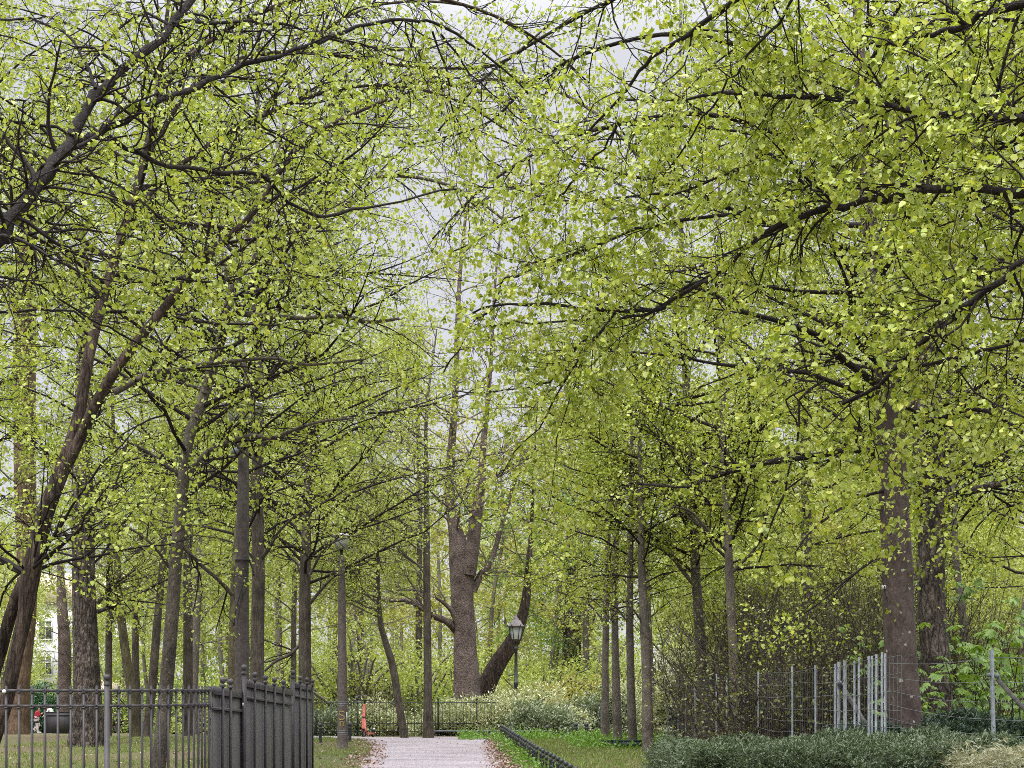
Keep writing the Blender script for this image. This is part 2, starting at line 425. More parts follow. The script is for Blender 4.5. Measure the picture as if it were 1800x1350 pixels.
def leaves(pos, dirs, size, droop=.6, spread=1.0, fine=True, width=.42, flat=.35):
    n = len(pos)
    ax = nrm(dirs * .5 + rng.normal(0, .6 * spread, (n, 3)) + np.array([0, 0, -droop]))
    ref = nrm(rng.normal(0, flat + .3, (n, 3)) + np.array([0, 0, 1.]))
    side = nrm(np.cross(ax, ref) + 1e-4)
    up = np.cross(side, ax)
    sz = (np.asarray(size) if np.ndim(size) else rng.uniform(.45, 1.3, n) * size)[:, None]
    if fine:
        fold = rng.uniform(-.03, .22, n)[:, None]
        curl = rng.uniform(-.12, .05, n)[:, None]
        V = np.stack([pos,
                      pos + (ax * .20 + side * width + up * fold) * sz,
                      pos + (ax * .62 + side * width * .80 + up * (fold * .7 + curl * .4)) * sz,
                      pos + (ax * 1.0 + up * curl) * sz,
                      pos + (ax * .62 - side * width * .80 + up * (fold * .7 + curl * .4)) * sz,
                      pos + (ax * .20 - side * width + up * fold) * sz], 1)
        b = np.arange(n)[:, None] * 6
        Fq = np.concatenate([b + np.array([0, 1, 2, 3]), b + np.array([0, 3, 4, 5])])
    else:
        V = np.stack([pos, pos + (ax * .45 + side * width) * sz, pos + ax * sz, pos + (ax * .45 - side * width) * sz], 1)
        b = np.arange(n)[:, None] * 4
        Fq = b + np.array([0, 1, 2, 3])
    return V.reshape(-1, 3), Fq

def tuft(pos, dirs, k, spread):
    """k leaves round each bud"""
    n = len(pos)
    p = np.repeat(pos, k, 0) + rng.normal(0, spread, (n * k, 3))
    return p, np.repeat(dirs, k, 0)

def knobby(pts, r, amt=.09):
    n = len(pts)
    r = r * (1 + amt * rng.normal(0, 1, n))
    return pts, r

DB, DL = 1.75, 1.5      # branch and leaf density of the traced crowns
class Tree:
    """collects trunk, big limbs, fine twigs and leaves of one tree; every mesh becomes a part"""
    def __init__(s, name, label, cat, base, bark, leaf, twig='twig', group=None):
        s.t = thing(name, label, cat, base, group)
        s.bark, s.leafm, s.twigm = bark, leaf, twig
        s.trunk = MB(); s.limbs = []; s.tw = MB(); s.lf = MB(); s.nleaf = 0
    def finish(s):
        print('TREE', s.t['label'][:50], s.nleaf)
        if s.trunk.n:
            tr = obj('trunk', s.trunk, M[s.bark], s.t, True)
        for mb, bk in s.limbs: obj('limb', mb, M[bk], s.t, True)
        if s.lf.n:
            c = obj('crown', s.lf, M[s.leafm], s.t)
            if s.tw.n: obj('twigs', s.tw, M[s.twigm], c)
        elif s.tw.n: obj('crown', s.tw, M[s.twigm], s.t)
        return s.t

def trunk_mesh(mb, pts, r, S=20, rough=.03, flare=0.0, seed=0, ridge=0.0):
    """tapered trunk with an uneven outline; the last ring closes to a point"""
    pts = np.asarray(pts, float); K = len(pts)
    T = nrm(np.gradient(pts, axis=0))
    U = nrm(np.cross(T, np.array([0, 1., .05]))); W = np.cross(T, U)
    a = np.linspace(0, 2 * PI, S, endpoint=False)
    rg = np.random.default_rng(seed)
    ph = rg.random(6) * 6.28
    z = np.arange(K)[:, None] / 3.0
    bumpy = np.sin(2 * a[None] + ph[0] + z * .7) * .5 + np.sin(3 * a[None] + ph[1] - z * .9) * .4 + np.sin(5 * a[None] + ph[2] + z * 1.7) * .3
    bumpy = bumpy + rg.normal(0, .45, (K, S))
    if ridge: bumpy = bumpy + ridge / max(rough, 1e-6) * np.sign(np.sin(9 * a[None] + z * .6 + ph[3])) * .5
    fl = np.exp(-np.arange(K) / max(K, 1) * 9)[:, None] * flare * (1 + .5 * np.sin(5 * a[None] + ph[4]))
    rr = r[:, None] * (1 + rough * bumpy + fl)
    V = pts[:, None] + rr[..., None] * (U[:, None] * np.cos(a)[None, :, None] + W[:, None] * np.sin(a)[None, :, None])
    k = np.arange(K - 1)[:, None] * S; i = np.arange(S)[None]; j = (i + 1) % S
    Fq = np.stack([k + i, k + j, k + S + j, k + S + i], -1).reshape(-1, 4)
    mb.add(V.reshape(-1, 3), Fq)

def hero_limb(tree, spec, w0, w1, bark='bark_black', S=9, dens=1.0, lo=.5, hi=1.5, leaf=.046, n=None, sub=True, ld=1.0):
    """a limb traced through (px, py, distance) points, with its own shoots, twigs and leaves"""
    pts = np.array([P(*q) for q in spec])
    L = np.linalg.norm(np.diff(pts, axis=0), axis=1).sum()
    n = n or max(10, int(L * 7))
    c = catmull(pts, n)
    dd = c[:, 1]
    wob = rng.normal(0, .015, (n, 3)); wob[0] = 0
    c = c + np.cumsum(wob, 0) * .25 + wob * .5
    r = np.linspace(w0, w1, n) / F * dd / 2
    mb = MB()
    pk, rk = knobby(c, r, .10)
    mb.tube(pk, rk, S)
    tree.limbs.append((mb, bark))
    if sub: shoots(tree, c, r, dens, lo, hi, leaf, ld=ld)
    return c, r

def shoots(tree, c, r, dens=1.0, lo=.5, hi=1.5, leaf=.046, per=4.2, fine=True, ld=1.0):
    keep = lambda q: inview(q, 200) & (q[:, 2] > 2.7)
    b1, r1 = grow(c[None], r[None], per * dens, lo, hi, (30, 75), 8, .035, .20, .35, .06, 1.0, rf=.45, keep=keep)
    b2, r2 = grow(b1, r1, 7.5, .22, .8, (30, 65), 5, .06, .17, .5, .12, 1, rf=.62, keep=keep)
    b3, r3 = grow(b2, r2, 10, .07, .28, (30, 65), 4, .08, .2, .45, .15, 1, rf=.75, tipf=.5, keep=keep)
    for b, rr, S in ((b1, r1, 5), (b2, r2, 4), (b3, r3, 3)):
        if len(b): tree.tw.add(*tubes(b, rr, S))
    for b, per_m, t0 in ((b3, 8.5 * ld, .35), (b2, 4 * ld, .4), (b1, 1.0 * ld, .5)):
        if not len(b): continue
        p, d = on_branches(b, per_m, t0, .008)
        p, d = tuft(p, d, 3, .014)
        tree.lf.add(*leaves(p, d, leaf, .55, 1.0, fine))
        tree.nleaf += len(p)

def auto_crown(tree, c, r, z0, L, n_limbs, per2, per3, leaf, leafper, fine=False, t_top=1.0, droop=.03, ang=(48, 82), lo2=.5, hi2=1.7, hi3=.7, limb_bark=None, up=.1, az=None, jit=.07, k=2, spread=.05, prof=.8, twig_s=3):
    """limbs, shoots and leaves along the upper part of a trunk"""
    keepL = lambda q: inview(q, 450)
    keep = lambda q: inview(q, 220)
    zz = c[:, 2]
    i0 = int(np.argmax(zz >= z0)) if (zz >= z0).any() else len(c) - 2
    hh = np.linspace(0, 1, n_limbs)
    lim, lr = [], []
    for k_, h in enumerate(hh):
        f = i0 + (len(c) - 1 - i0) * h * t_top
        i = min(int(f), len(c) - 2); w = f - i
        s = c[i] * (1 - w) + c[i + 1] * w
        rr = r[i] * (1 - w) + r[i + 1] * w
        phi = k_ * 2.39996 + rng.normal(0, .35) if az is None else rng.uniform(*az)
        an = math.radians(rng.uniform(*ang))
        d = np.array([math.cos(phi) * math.sin(an), math.sin(phi) * math.sin(an), math.cos(an)])
        ln = L * (1 - prof * abs(h - .25) ** 1.3) * rng.uniform(.75, 1.15)
        K = 9; q = [s]; dd = d.copy()
        for _ in range(K - 1):
            dd = nrm(dd + rng.normal(0, .13, 3) + np.array([0, 0, up * .3 - droop]))
            q.append(q[-1] + dd * ln / (K - 1))
        lim.append(q); lr.append(np.linspace(min(rr * .55, .0065 * ln + .006), .005, K))
    lim = np.array(lim); lr = np.array(lr)
    m = keepL(lim[:, 4]) | keepL(lim[:, 0]) | keepL(lim[:, 8])
    lim, lr = lim[m], lr[m]
    if not len(lim): return
    tree.tw.add(*tubes(lim, lr, 6))
    b1, r1 = grow(lim, lr, per2 * DB, lo2, hi2, (30, 68), 6, droop, .16, .4, .15, 1, rf=.55, keep=keep)
    b2, r2 = grow(b1, r1, per3 * DB, .2, hi3, (30, 65), 4, .05, .18, .45, .15, 1, rf=.65, keep=keep)
    if len(b1): tree.tw.add(*tubes(b1, r1, 4))
    if len(b2): tree.tw.add(*tubes(b2, r2, twig_s))
    if leafper <= 0: return
    for b, pm in ((b2, leafper * DL), (b1, leafper * .35 * DL)):
        if not len(b): continue
        p, d = on_branches(b, pm, .2, jit)
        p, d = tuft(p, d, k, spread)
        mm = inview(p, 160); p, d = p[mm], d[mm]
        tree.lf.add(*leaves(p, d, leaf, .5, 1.0, fine)); tree.nleaf += len(p)

def trunk_from(spec, widths, n=40, top=None, sag=0.0):
    """trunk centre line through pixel points (px, py, d), width in px at every point; continued to height top"""
    pts = [P(*q) for q in spec]
    rad = [w / F * q[2] / 2 for w, q in zip(widths, spec)]
    if top is not None and pts[-1][2] < top:
        d = pts[-1] - pts[-2]; d = d / np.linalg.norm(d)
        d = nrm(d + np.array([0, 0, .6]))
        ln = (top - pts[-1][2]) / max(d[2], .3)
        pts.append(pts[-1] + d * ln * .5); rad.append(rad[-1] * .62)
        pts.append(pts[-1] + (d + np.array([rng.normal(0, .1), rng.normal(0, .1), .1])) * ln * .5); rad.append(.02)
    pts = np.array(pts)
    c = catmull(pts, n)
    s = np.linspace(0, len(pts) - 1, n)
    r = np.interp(s, np.arange(len(pts)), rad)
    return c, r

#@@SETTING
# ------------------------------------------------------------------ ground, path, lawn
xs = np.unique(np.concatenate([np.linspace(-260, -20, 40), np.linspace(-20, 20, 121), np.linspace(20, 260, 40)]))
ys = np.unique(np.concatenate([np.linspace(-15, 60, 151), np.linspace(60, 130, 60), np.linspace(130, 420, 30)]))
X, Y = np.meshgrid(xs, ys)
Z = gz(X, Y)
V = np.stack([X, Y, Z], -1).reshape(-1, 3)
nx, ny = len(xs), len(ys)
ii = (np.arange(ny - 1)[:, None] * nx + np.arange(nx - 1)[None])
Fq = np.stack([ii, ii + 1, ii + nx + 1, ii + nx], -1).reshape(-1, 4)
tag(obj('ground', MB().add(V, Fq), M['ground'], None, True), kind='structure')

def strip(rows, m=12):
    """a sheet laid on the ground between left and right edge points per row (x0, x1, y0, y1)"""
    mb = MB(); V = []
    for (ax, ay), (bx, by) in rows:
        for t in np.linspace(0, 1, m):
            x, y = ax + (bx - ax) * t, ay + (by - ay) * t
            V.append([x, y, float(gz(x, y)) + .006 + .01 * math.sin(t * PI)])
    n = len(rows)
    i = np.arange(n - 1)[:, None] * m + np.arange(m - 1)[None]
    return mb.add(V, np.stack([i, i + 1, i + m + 1, i + m], -1).reshape(-1, 4))

def path_edges(y):
    """left and right edge of the path at distance y"""
    pl = np.interp(y, [-15, 26, 30, 36, 40, 43, 45.5], [-2.5, -2.75, -2.95, -3.4, -3.75, -4.3, -5.4])
    pr = np.interp(y, [-15, 26, 30, 36, 40, 43, 45.5], [.9, -.12, -.22, -.42, -.52, -.55, -.5])
    return pl, pr
rows = []
for y in np.linspace(-15, 45.5, 120):
    a, b = path_edges(y)
    w = .09 * math.sin(y * 2.1) + .06 * math.sin(y * 5.3)
    rows.append(((a + w, y), (b + .7 * w, y)))
tag(obj('path', strip(rows), M['path'], None, True), kind='structure')
rows = []
for x in np.linspace(-9, 40, 200):
    y0 = np.interp(x, [-60, -6, 0, 3, 5, 40], [45.9, 45.9, 45.9, 47.6, 48.2, 49])
    rows.append(((x, y0), (x, y0 + np.interp(x, [-60, -6, 2, 5, 40], [2.6, 2.6, 1.6, 3.2, 3.4]) + .12 * math.sin(x * 1.7))))
rows = [(a, b) for a, b in rows]
tag(obj('cross_path', strip(rows, 8), M['path'], None, True), kind='structure')

def scatter(n, x0, x1, y0, y1, ok=None):
    x = rng.uniform(x0, x1, n); y = rng.uniform(y0, y1, n)
    if ok is not None:
        m = ok(x, y); x, y = x[m], y[m]
    return np.stack([x, y, gz(x, y)], -1)

def blades(p, h, lean=.5, w=.1):
    n = len(p)
    d = np.tile(np.array([0, 0, 1.]), (n, 1)) + rng.normal(0, lean, (n, 3)) * np.array([1, 1, .1])
    return leaves(p, nrm(d) * 2, rng.uniform(.5, 1.3, n) * h, -1.2, .5, False, w, 1.0)

def notpath(x, y):
    a, b = path_edges(y)
    return ((x < a - .05) | (x > b + .75 + .15 * np.sin(y * 1.3))) & (y < 46)
mb = MB()
pat = lambda x, y: notpath(x, y) & (np.sin(x * 1.1 + 2 * np.sin(y * .45)) + np.sin(y * .8 + x * .4) + rng.normal(0, .8, len(x)) > -.5)
q = scatter(76000, -13, 5.6, 22, 46, pat); q = q[inview(q, 150)]
mb.add(*blades(q, .075, .6, .10))
q = scatter(14000, .2, 5.4, 24, 46.5, notpath); q = q[inview(q, 150)]
mb.add(*blades(q, .085, .6, .12))
tag(obj('grass', mb, M['grass']), kind='stuff')
# bright ground cover along the knee fence and round the crossing
mb = MB()
def kx(y): return np.interp(y, [18, 20.5, 25.8, 28.8, 36, 42, 47], [1.06, .97, .67, .50, .12, -.16, -.4])
q = scatter(9000, -.8, 1.4, 24, 46, lambda x, y: (np.abs(x - kx(y) + .05) < .34 + .12 * np.sin(y * 2.2)) )
mb.add(*leaves(q + np.array([0, 0, .02]) + np.abs(rng.normal(0, .10, (len(q), 3))) * np.array([0, 0, 1]), rng.normal(0, 1, (len(q), 3)), .06, -.3, 1, True, .36))
q = scatter(5000, -1.6, 3.2, 43.5, 46, lambda x, y: np.sin(x * 3) + rng.normal(0, .6, len(x)) > -.5)
mb.add(*leaves(q + np.abs(rng.normal(0, .12, (len(q), 3))) * np.array([0, 0, 1]), rng.normal(0, 1, (len(q), 3)), .075, -.3, 1, False, .4))
q = scatter(3500, 1.5, 4.6, 36.5, 44)
mb.add(*leaves(q + np.abs(rng.normal(0, .09, (len(q), 3))) * np.array([0, 0, 1]), rng.normal(0, 1, (len(q), 3)), .09, -.5, 1, False, .34))
tag(obj('ground_cover', mb, M['grass_fresh']), kind='stuff')
mb = MB()
def lit(x, y):
    a, b = path_edges(y)
    return (x > b - .15 + rng.normal(0, .12, len(x))) & (x < np.minimum(kx(y) - .12, b + .95))
q = scatter(15000, -.8, 1.2, 20, 45, lit)
def litl(x, y):
    a, b = path_edges(y)
    return (np.abs(x - a + .05) < .22 + .3 * rng.random(len(x)))
q2 = scatter(7000, -5.5, -2.4, 22, 44.5, litl)
q3 = scatter(2600, -13, 5, 24, 46, notpath)
q4 = scatter(110, -5, -.3, 24, 45, lambda x, y: ~notpath(x, y))
q = np.concatenate([q, q2, q3, q4]); q = q[inview(q, 120)]
q[:, 2] += .012 + rng.random(len(q)) * .02
mb.add(*leaves(q, rng.normal(0, 1, (len(q), 3)) * np.array([1, 1, .15]) * 2, .055, .05, .6, True, .36, .35))
tag(obj('leaf_litter', mb, M['litter']), kind='stuff')

#@@FENCES
# ------------------------------------------------------------------ left iron railing
def finial(mb, c, r):
    """ball on a short neck, c = top of its post"""
    mb.lathe(c, [(r * .85, -.012), (r * .95, 0), (r * .95, r * .35), (r * .5, r * .5), (r * .42, r * .9)], 14)
    mb.ball(np.array(c) + np.array([0, 0, r * 1.75]), r, 16)

fx = [170.3 - 22.75 * k for k in range(10, -1, -1)] + [188]
fence_pts = [((x - CX) / F * 15.0, 15.0) for x in fx]
dcur = 15.0
for dx in (21, 20, 21, 16, 15, 15, 14, 12, 10, 9, 8, 6, 6, 6, 5):
    wx = dx * dcur / F
    dd_ = math.sqrt(max(.134 ** 2 - wx ** 2, 0)) * (1 if dx > 8 else .5)
    px_ = fence_pts[-1][0] * F / fence_pts[-1][1] + dx
    dcur += dd_
    fence_pts.append((px_ * dcur / F, dcur))
fence_pts = np.array(fence_pts)
def fz(y): return .031 * (y - 15.0)
t = thing('iron_fence', 'dark grey iron railing with two thin rails curving along the lawn', 'fence', (fence_pts[0][0], 15, float(gz(0, 15))))
for z, w in ((2.01, .032), (1.854, .032)):
    mb = MB()
    for a, b in zip(fence_pts[:-1], fence_pts[1:]):
        mb.bar((a[0], a[1], z + fz(a[1])), (b[0] + (b[0] - a[0]) * .03, b[1], z + fz(b[1])), .030, .026)
    obj('rail', mb, M['iron'], t)
mb = MB()
for a, b in zip(fence_pts[:-1], fence_pts[1:]): mb.bar((a[0], a[1], .62 + fz(a[1])), (b[0], b[1], .62 + fz(b[1])), .03, .026)
obj('rail', mb, M['iron'], t)
for k, (x, y) in enumerate(fence_pts):
    if k == 11: continue
    mb = MB().bar((x, y - .004, float(gz(x, y))), (x, y - .004, 2.052 + fz(y)), .021)
    mb.lathe((x, y - .004, 2.052 + fz(y)), [(.013, -.006), (.013, .004), (.004, .008)], 8)
    for z in (2.01, 1.854): mb.box((x, y - .004, z - .018 + fz(y)), (.034, .034, .014))
    obj('bar', mb, M['iron'], t)
x, y = fence_pts[11]
po = obj('post', MB().tube([(x, y, float(gz(x, y)) - .05), (x, y, 2.085)], .028, 14).lathe((x, y, 2.06), [(.028, 0), (.034, .004), (.034, .02), (.028, .024)], 14), M['iron'], t, True)
mb = MB(); finial(mb, (x, y, 2.085), .033); obj('finial', mb, M['iron'], po, True)
x, y = fence_pts[3]
mb = MB().ball((x - .01, y - .035, 2.0), .021, 10); obj('white_tag', mb, M['white'], t)

# ------------------------------------------------------------------ solid metal screen beside the path
t = thing('metal_screen', 'dark sheet metal screen in three stepped panels topped by ball finials', 'screen fence', G(372, 16.3))
def panel(p0, d0, p1, d1, h, zl, balls, tall):
    a = np.array([(p0 - CX) / F * d0, d0]); b = np.array([(p1 - CX) / F * d1, d1])
    top = 1.6 + h
    dirv = (b - a) / np.linalg.norm(b - a); nv = np.array([dirv[1], -dirv[0]])   # towards the path
    mb = MB()
    za = float(gz(*a)) + .02; zb = float(gz(*b)) + .02
    n3 = lambda q, z, o: np.array([q[0] + nv[0] * o, q[1] + nv[1] * o, z])
    # sheet with thickness, slightly buckled
    K = 14; V = []
    for k in range(K):
        q = a + (b - a) * k / (K - 1)
        o = .004 * math.sin(k * 1.9)
        for z in (za, top):
            V += [n3(q, z, -.006 + o), n3(q, z, .004 + o)]
    Fq = []
    for k in range(K - 1):
        i = k * 4; j = i + 4
        Fq += [[i + 1, j + 1, j + 3, i + 3], [i, i + 2, j + 2, j], [i + 2, i + 3, j + 3, j + 2]]
    Fq += [[0, 1, 3, 2], [(K - 1) * 4, (K - 1) * 4 + 2, (K - 1) * 4 + 3, (K - 1) * 4 + 1]]
    mb.add(V, Fq)
    pn = obj('panel', mb, M['sheet'], t)
    r = MB()
    r.bar(n3(a, top - .045, .017), n3(b, top - .045, .017), .022, .09)
    obj('rail', r, M['iron'], t)
    r = MB(); r.bar(n3(a, zl, .017), n3(b, zl, .017), .024, .03); obj('rail', r, M['iron'], t)
    r = MB(); r.bar(n3(a, za + .15, .017), n3(b, zb + .15, .017), .024, .03); obj('rail', r, M['iron'], t)
    for k, px in enumerate(balls):
        # where the line of sight at px meets the panel
        u = (px - CX) / F
        s = (u * a[1] - a[0]) / ((b[0] - a[0]) - u * (b[1] - a[1]))
        q = a + (b - a) * s
        isT = tall and k == 0
        hh = top + (.062 if isT else .012)
        w = .05 if isT else .03
        mb = MB().bar(n3(q, float(gz(*q)) - .03, .036), n3(q, hh, .036), w, w)
        if isT: mb.box(n3(q, hh - .004, .036), (.062, .062, .018))
        po = obj('post', mb, M['iron'], t)
        f = MB(); finial(f, n3(q, hh + .004, .036), .040 if isT else .037); obj('finial', f, M['iron'], po, True)
    return a, b, nv
panel(371, 16.2, 423, 18.2, .495, 1.85, (386, 400), False)
a, b, nv = panel(424, 18.2, 512, 23.2, .644, 2.02, (424, 443, 462, 478, 494), True)
panel(511, 23.3, 548, 25.8, .785, 2.16, (511, 524, 536, 546), True)
mb = MB().box(P(427, 1238, 18.1), (.016, .02, .034)); obj('sticker', mb, M['white'], t)
mb = MB().box(P(548, 1257, 25.7), (.03, .02, .022)); obj('sticker', mb, M['white'], t)

# ------------------------------------------------------------------ distant low screen on the lawn
g = G(102, 80)
t = thing('lawn_screen', 'low dark metal screen standing far off on the lawn beside the big trunk', 'screen fence', g)
mb = MB().box((g[0], g[1], g[2] + .60), (1.38, .05, 1.12))
obj('panel', mb, M['sheet'], t)
obj('rail', MB().box((g[0], g[1] - .04, g[2] + 1.02), (1.38, .03, .06)).box((g[0], g[1], g[2] + 1.18), (1.44, .08, .04)), M['iron'], t)
for dx in (-.69, .02, .69): obj('post', MB().box((g[0] + dx, g[1] - .04, g[2] + .6), (.06, .06, 1.22)), M['iron'], t)

# ------------------------------------------------------------------ far iron fence behind the crossing
t = thing('park_fence', 'black iron fence of close upright bars behind the red scooter', 'fence', G(700, 50))
xa, xb = (520 - CX) / F * 50, (880 - CX) / F * 50
zb_ = float(gz(xa, 50))
for z in (1.12, .42, .16): obj('rail', MB().box(((xa + xb) / 2, 50, zb_ + z), (xb - xa, .022, .03)), M['iron_dark'], t)
bars = np.arange(xa, xb, .118)
for i, x in enumerate(bars[:95]):
    obj('bar', MB().bar((x, 50, zb_ - .02), (x, 50, zb_ + 1.16 + (.04 if i % 2 else 0)), .015), M['iron_dark'], t)
for px in (556, 628, 700, 770, 838):
    x = (px - CX) / F * 50
    mb = MB().bar((x, 50.03, zb_), (x, 50.03, zb_ + 1.2), .05); mb.ball((x, 50.03, zb_ + 1.24), .045, 10)
    obj('post', mb, M['iron_dark'], t)
t = thing('wire_fence', 'thin dark wire fence in front of the pale shrubs behind the four slim trunks', 'fence', G(1020, 52))
xa, xb = (884 - CX) / F * 52, (1172 - CX) / F * 52
zb_ = float(gz(xa, 52))
mb = MB()
for z in (1.09, .98, .8, .62, .45, .3, .2, .1): mb.tube([(xa, 52, zb_ + z), (xb, 52, zb_ + z)], .006, 5)
for x in np.arange(xa, xb, .16): mb.tube([(x, 52, zb_ + .05), (x, 52, zb_ + 1.09)], .0035, 4)
obj('mesh', mb, M['iron_dark'], t)
for x in np.linspace(xa, xb, 6): obj('post', MB().tube([(x, 52.02, zb_ - .1), (x, 52.02, zb_ + 1.16)], .022, 8), M['iron_dark'], t)

# low tubular rail at the end of the path
t = thing('low_rail', 'low horizontal grey tube rail across the end of the path', 'rail', G(860, 46.2))
xa, xb = (758 - CX) / F * 46.2, (962 - CX) / F * 46.2
z0 = float(gz(0, 46.2))
obj('tube', MB().tube([(xa, 46.2, z0 + .22), (xb, 46.2, z0 + .22)], .026, 10), M['galv'], t, True)
for x in (xa + .03, (xa + xb) / 2, xb):
    mb = MB().tube([(x, 46.24, z0 - .1), (x, 46.24, z0 + .25)], .035, 10)
    if x == xb: mb.ball((x, 46.24, z0 + .33), .07, 12)
    obj('post', mb, M['iron_dark'], t, True)
for px, lab in ((1012, 'dark round-topped bollard at the near edge of the far pale path'), (1031, 'dark round-topped bollard right of another by the far pale path')):
    x = (px - CX) / F * 47
    z = float(gz(x, 47))
    o = obj('bollard', MB().lathe((x, 47, z - .05), [(.05, 0), (.05, .3), (.085, .34), (.06, .38), (.045, .42)], 14).ball((x, 47, z + .40), .075, 12), M['iron_dark'], None, True)
    tag(o, lab, 'bollard')
for px, lab in ((563, 'short ball-topped post left of the painted concrete pole'), (615, 'short ball-topped post just right of the painted concrete pole')):
    x = (px - CX) / F * 41.5
    z = float(gz(x, 41.5))
    o = obj('bollard', MB().lathe((x, 41.5, z - .05), [(.045, 0), (.045, .42), (.06, .44), (.06, .48), (.035, .5)], 12).ball((x, 41.5, z + .50), .065, 12), M['iron_dark'], None, True)
    tag(o, lab, 'bollard')

# ------------------------------------------------------------------ knee fence: row of ball-topped iron posts with two rails
t = thing('knee_fence', 'low cast iron knee fence of ball-topped posts along the leaf-strewn path edge', 'fence', (kx(20), 20, float(gz(1, 20))))
kys = list(np.arange(19.2, 46.3, .74))
for r_z in (.20,):
    mb = MB()
    for y0, y1 in zip(kys[:-1], kys[1:]):
        mb.bar((kx(y0), y0, float(gz(0, y0)) + r_z), (kx(y1), y1, float(gz(0, y1)) + r_z), .022)
    obj('rail', mb, M['iron_dark'], t)
for y in kys:
    x = kx(y) + rng.normal(0, .008); z = float(gz(0, y))
    mb = MB().lathe((x, y, z - .05), [(.022, 0), (.022, .31), (.036, .33), (.038, .35), (.026, .37), (.018, .39)], 12)
    mb.ball((x, y, z + .385), .043, 12)
    obj('post', mb, M['iron_dark'], t, True)

# ------------------------------------------------------------------ galvanised deer fence on the right
FXR = 4.36
t = thing('mesh_fence', 'galvanised wire mesh fence with many slim posts running back from the hedge', 'fence', (FXR, 28, float(gz(FXR, 28))))
mb = MB()
def fe(y): return np.array([FXR - .008 * (y - 17) * .9, y])
def ftop(y): return float(np.interp(y, [16, 20, 24, 30, 40], [2.52, 2.52, 2.60, 2.74, 2.92]))
ysm = np.linspace(16.6, 40.5, 60)
for k in range(11):
    f = k / 10
    pts = []
    for y in ysm:
        x, _ = fe(y); zg = float(gz(x, y)) + .1
        pts.append((x + .006 * math.sin(y * 3 + k), y, zg + (ftop(y) - .06 - zg) * f ** 1.15 + .012 * math.sin(y * 2.1 + k * 2)))
    mb.tube(pts, .0032, 4, False)
for y in np.arange(16.6, 40.5, .17):
    x, _ = fe(y)
    mb.tube([(x, y, float(gz(x, y)) + .1), (x + .01, y, ftop(y) - .06)], .0024, 3, False)
obj('mesh', mb, M['wire'], t)
for px in (1174, 1182, 1192, 1205, 1222, 1259, 1278, 1308, 1333, 1392, 1433, 1468, 1474, 1485, 1488, 1503, 1510, 1526, 1532, 1539, 1550, 1556):
    u = (px - CX) / F
    y = 4.5 / (u + .0072)
    x = u * y
    zg = float(gz(x, y))
    r = .022 if px == 1474 else .0155
    mb = MB()
    tp = ftop(y) + rng.normal(0, .015)
    mb.tube([(x, y, zg - .2), (x + rng.normal(0, .006), y, tp)], r, 8)
    obj('post', mb, M['galv'], t, True)
u = (1474 - CX) / F; y = 4.5 / (u + .0072); x = u * y
pb = obj('brace', MB().bar((x + .05, y + .02, ftop(y) - .32), (x + .62, y - .9, float(gz(x, y)) + .3), .045), M['brace'], t)
obj('clamp', MB().ball((x, y - .03, ftop(y) - .28), .04, 10).box((x + .05, y - .02, ftop(y) - .3), (.09, .05, .04)), M['galv'], t)

t = thing('wire_fence', 'single galvanised post with wooden brace and slack wires before the big-leaved shrub', 'fence', G(1745, 18))
xp, yp = (1743 - CX) / F * 18, 18.0
mb = MB()
for k, z in enumerate((2.50, 2.2, 1.95, 1.74, 1.55)):
    s = P(1562, 1166 + k * 24, 17.6); e = np.array([xp, yp, z])
    mb.tube([s + (e - s) * q + np.array([0, 0, -.04 * math.sin(q * PI)]) for q in np.linspace(0, 1, 9)], .0032, 4, False)
    e2 = np.array([xp + 2.2, 17.2, z - .03])
    mb.tube([e, (e + e2) / 2 + np.array([0, 0, -.04]), e2], .0032, 4, False)
obj('wires', mb, M['wire'], t)
obj('post', MB().tube([(xp + .05, yp, float(gz(xp, yp)) - .2), (xp, yp, 2.59)], .026, 10), M['galv'], t, True)
obj('clamp', MB().ball((xp - .04, yp - .02, 2.28), .03, 8).ball((xp + .06, yp - .02, 2.27), .034, 8), M['galv'], t, True)
obj('brace', MB().bar((xp + .07, yp, 2.23), (xp + .86, yp - .4, 1.2), .05), M['brace'], t)

#@@FURNITURE
# ------------------------------------------------------------------ mushroom lamp on the left
x, y = (426 - CX) / F * 22, 22.0
zg = float(gz(x, y))
t = thing('street_lamp', 'tall concrete lamp post with flat white mushroom head among the leaves', 'street lamp', (x, y, zg))
zt = P(0, 712, 22)[2]
S8 = 10
obj('pole', MB().tube([(x - .01, y, zg - .2), (x - .005, y, P(0, 1015, 22)[2]), (x, y, P(0, 1010, 22)[2]), (x + .02, y, zt - .5)], [.112, .104, .098, .082], S8), M['concrete_dk'], t)
obj('neck', MB().tube([(x + .025, y, zt - .52), (x + .03, y, zt - .22)], [.06, .06], 12), M['iron_dark'], t, True)
obj('lamp_glass', MB().lathe((x + .03, y, zt - .28), [(.10, -.02), (.20, 0), (.235, .10), (.245, .24), (.05, .25)], 24), M['lamp_glass'], t, True)
obj('lamp_shade', MB().lathe((x + .03, y, zt - .02), [(.02, .06), (.2, .052), (.34, .02), (.37, .0), (.36, -.012), (.25, -.01), (.02, -.008)], 32), M['white'], t, True)
zb_ = P(0, 985, 22)[2]
obj('strap', MB().lathe((x, y, zb_), [(.112, -.015), (.116, -.01), (.116, .01), (.112, .015)], 16), M['black'], t, True)
cb = [P(437, 985, 21.86), P(432, 1010, 21.86), P(423, 1040, 21.86), P(414, 1075, 21.85), P(411, 1100, 21.85)]
obj('cable', MB().tube(catmull(cb, 14), .011, 6), M['black'], t, True)
cb = [P(438, 985, 21.9), P(444, 1000, 21.9), P(446, 1012, 21.9)]
obj('cable', MB().tube(catmull(cb, 8), .016, 6), M['black'], t, True)
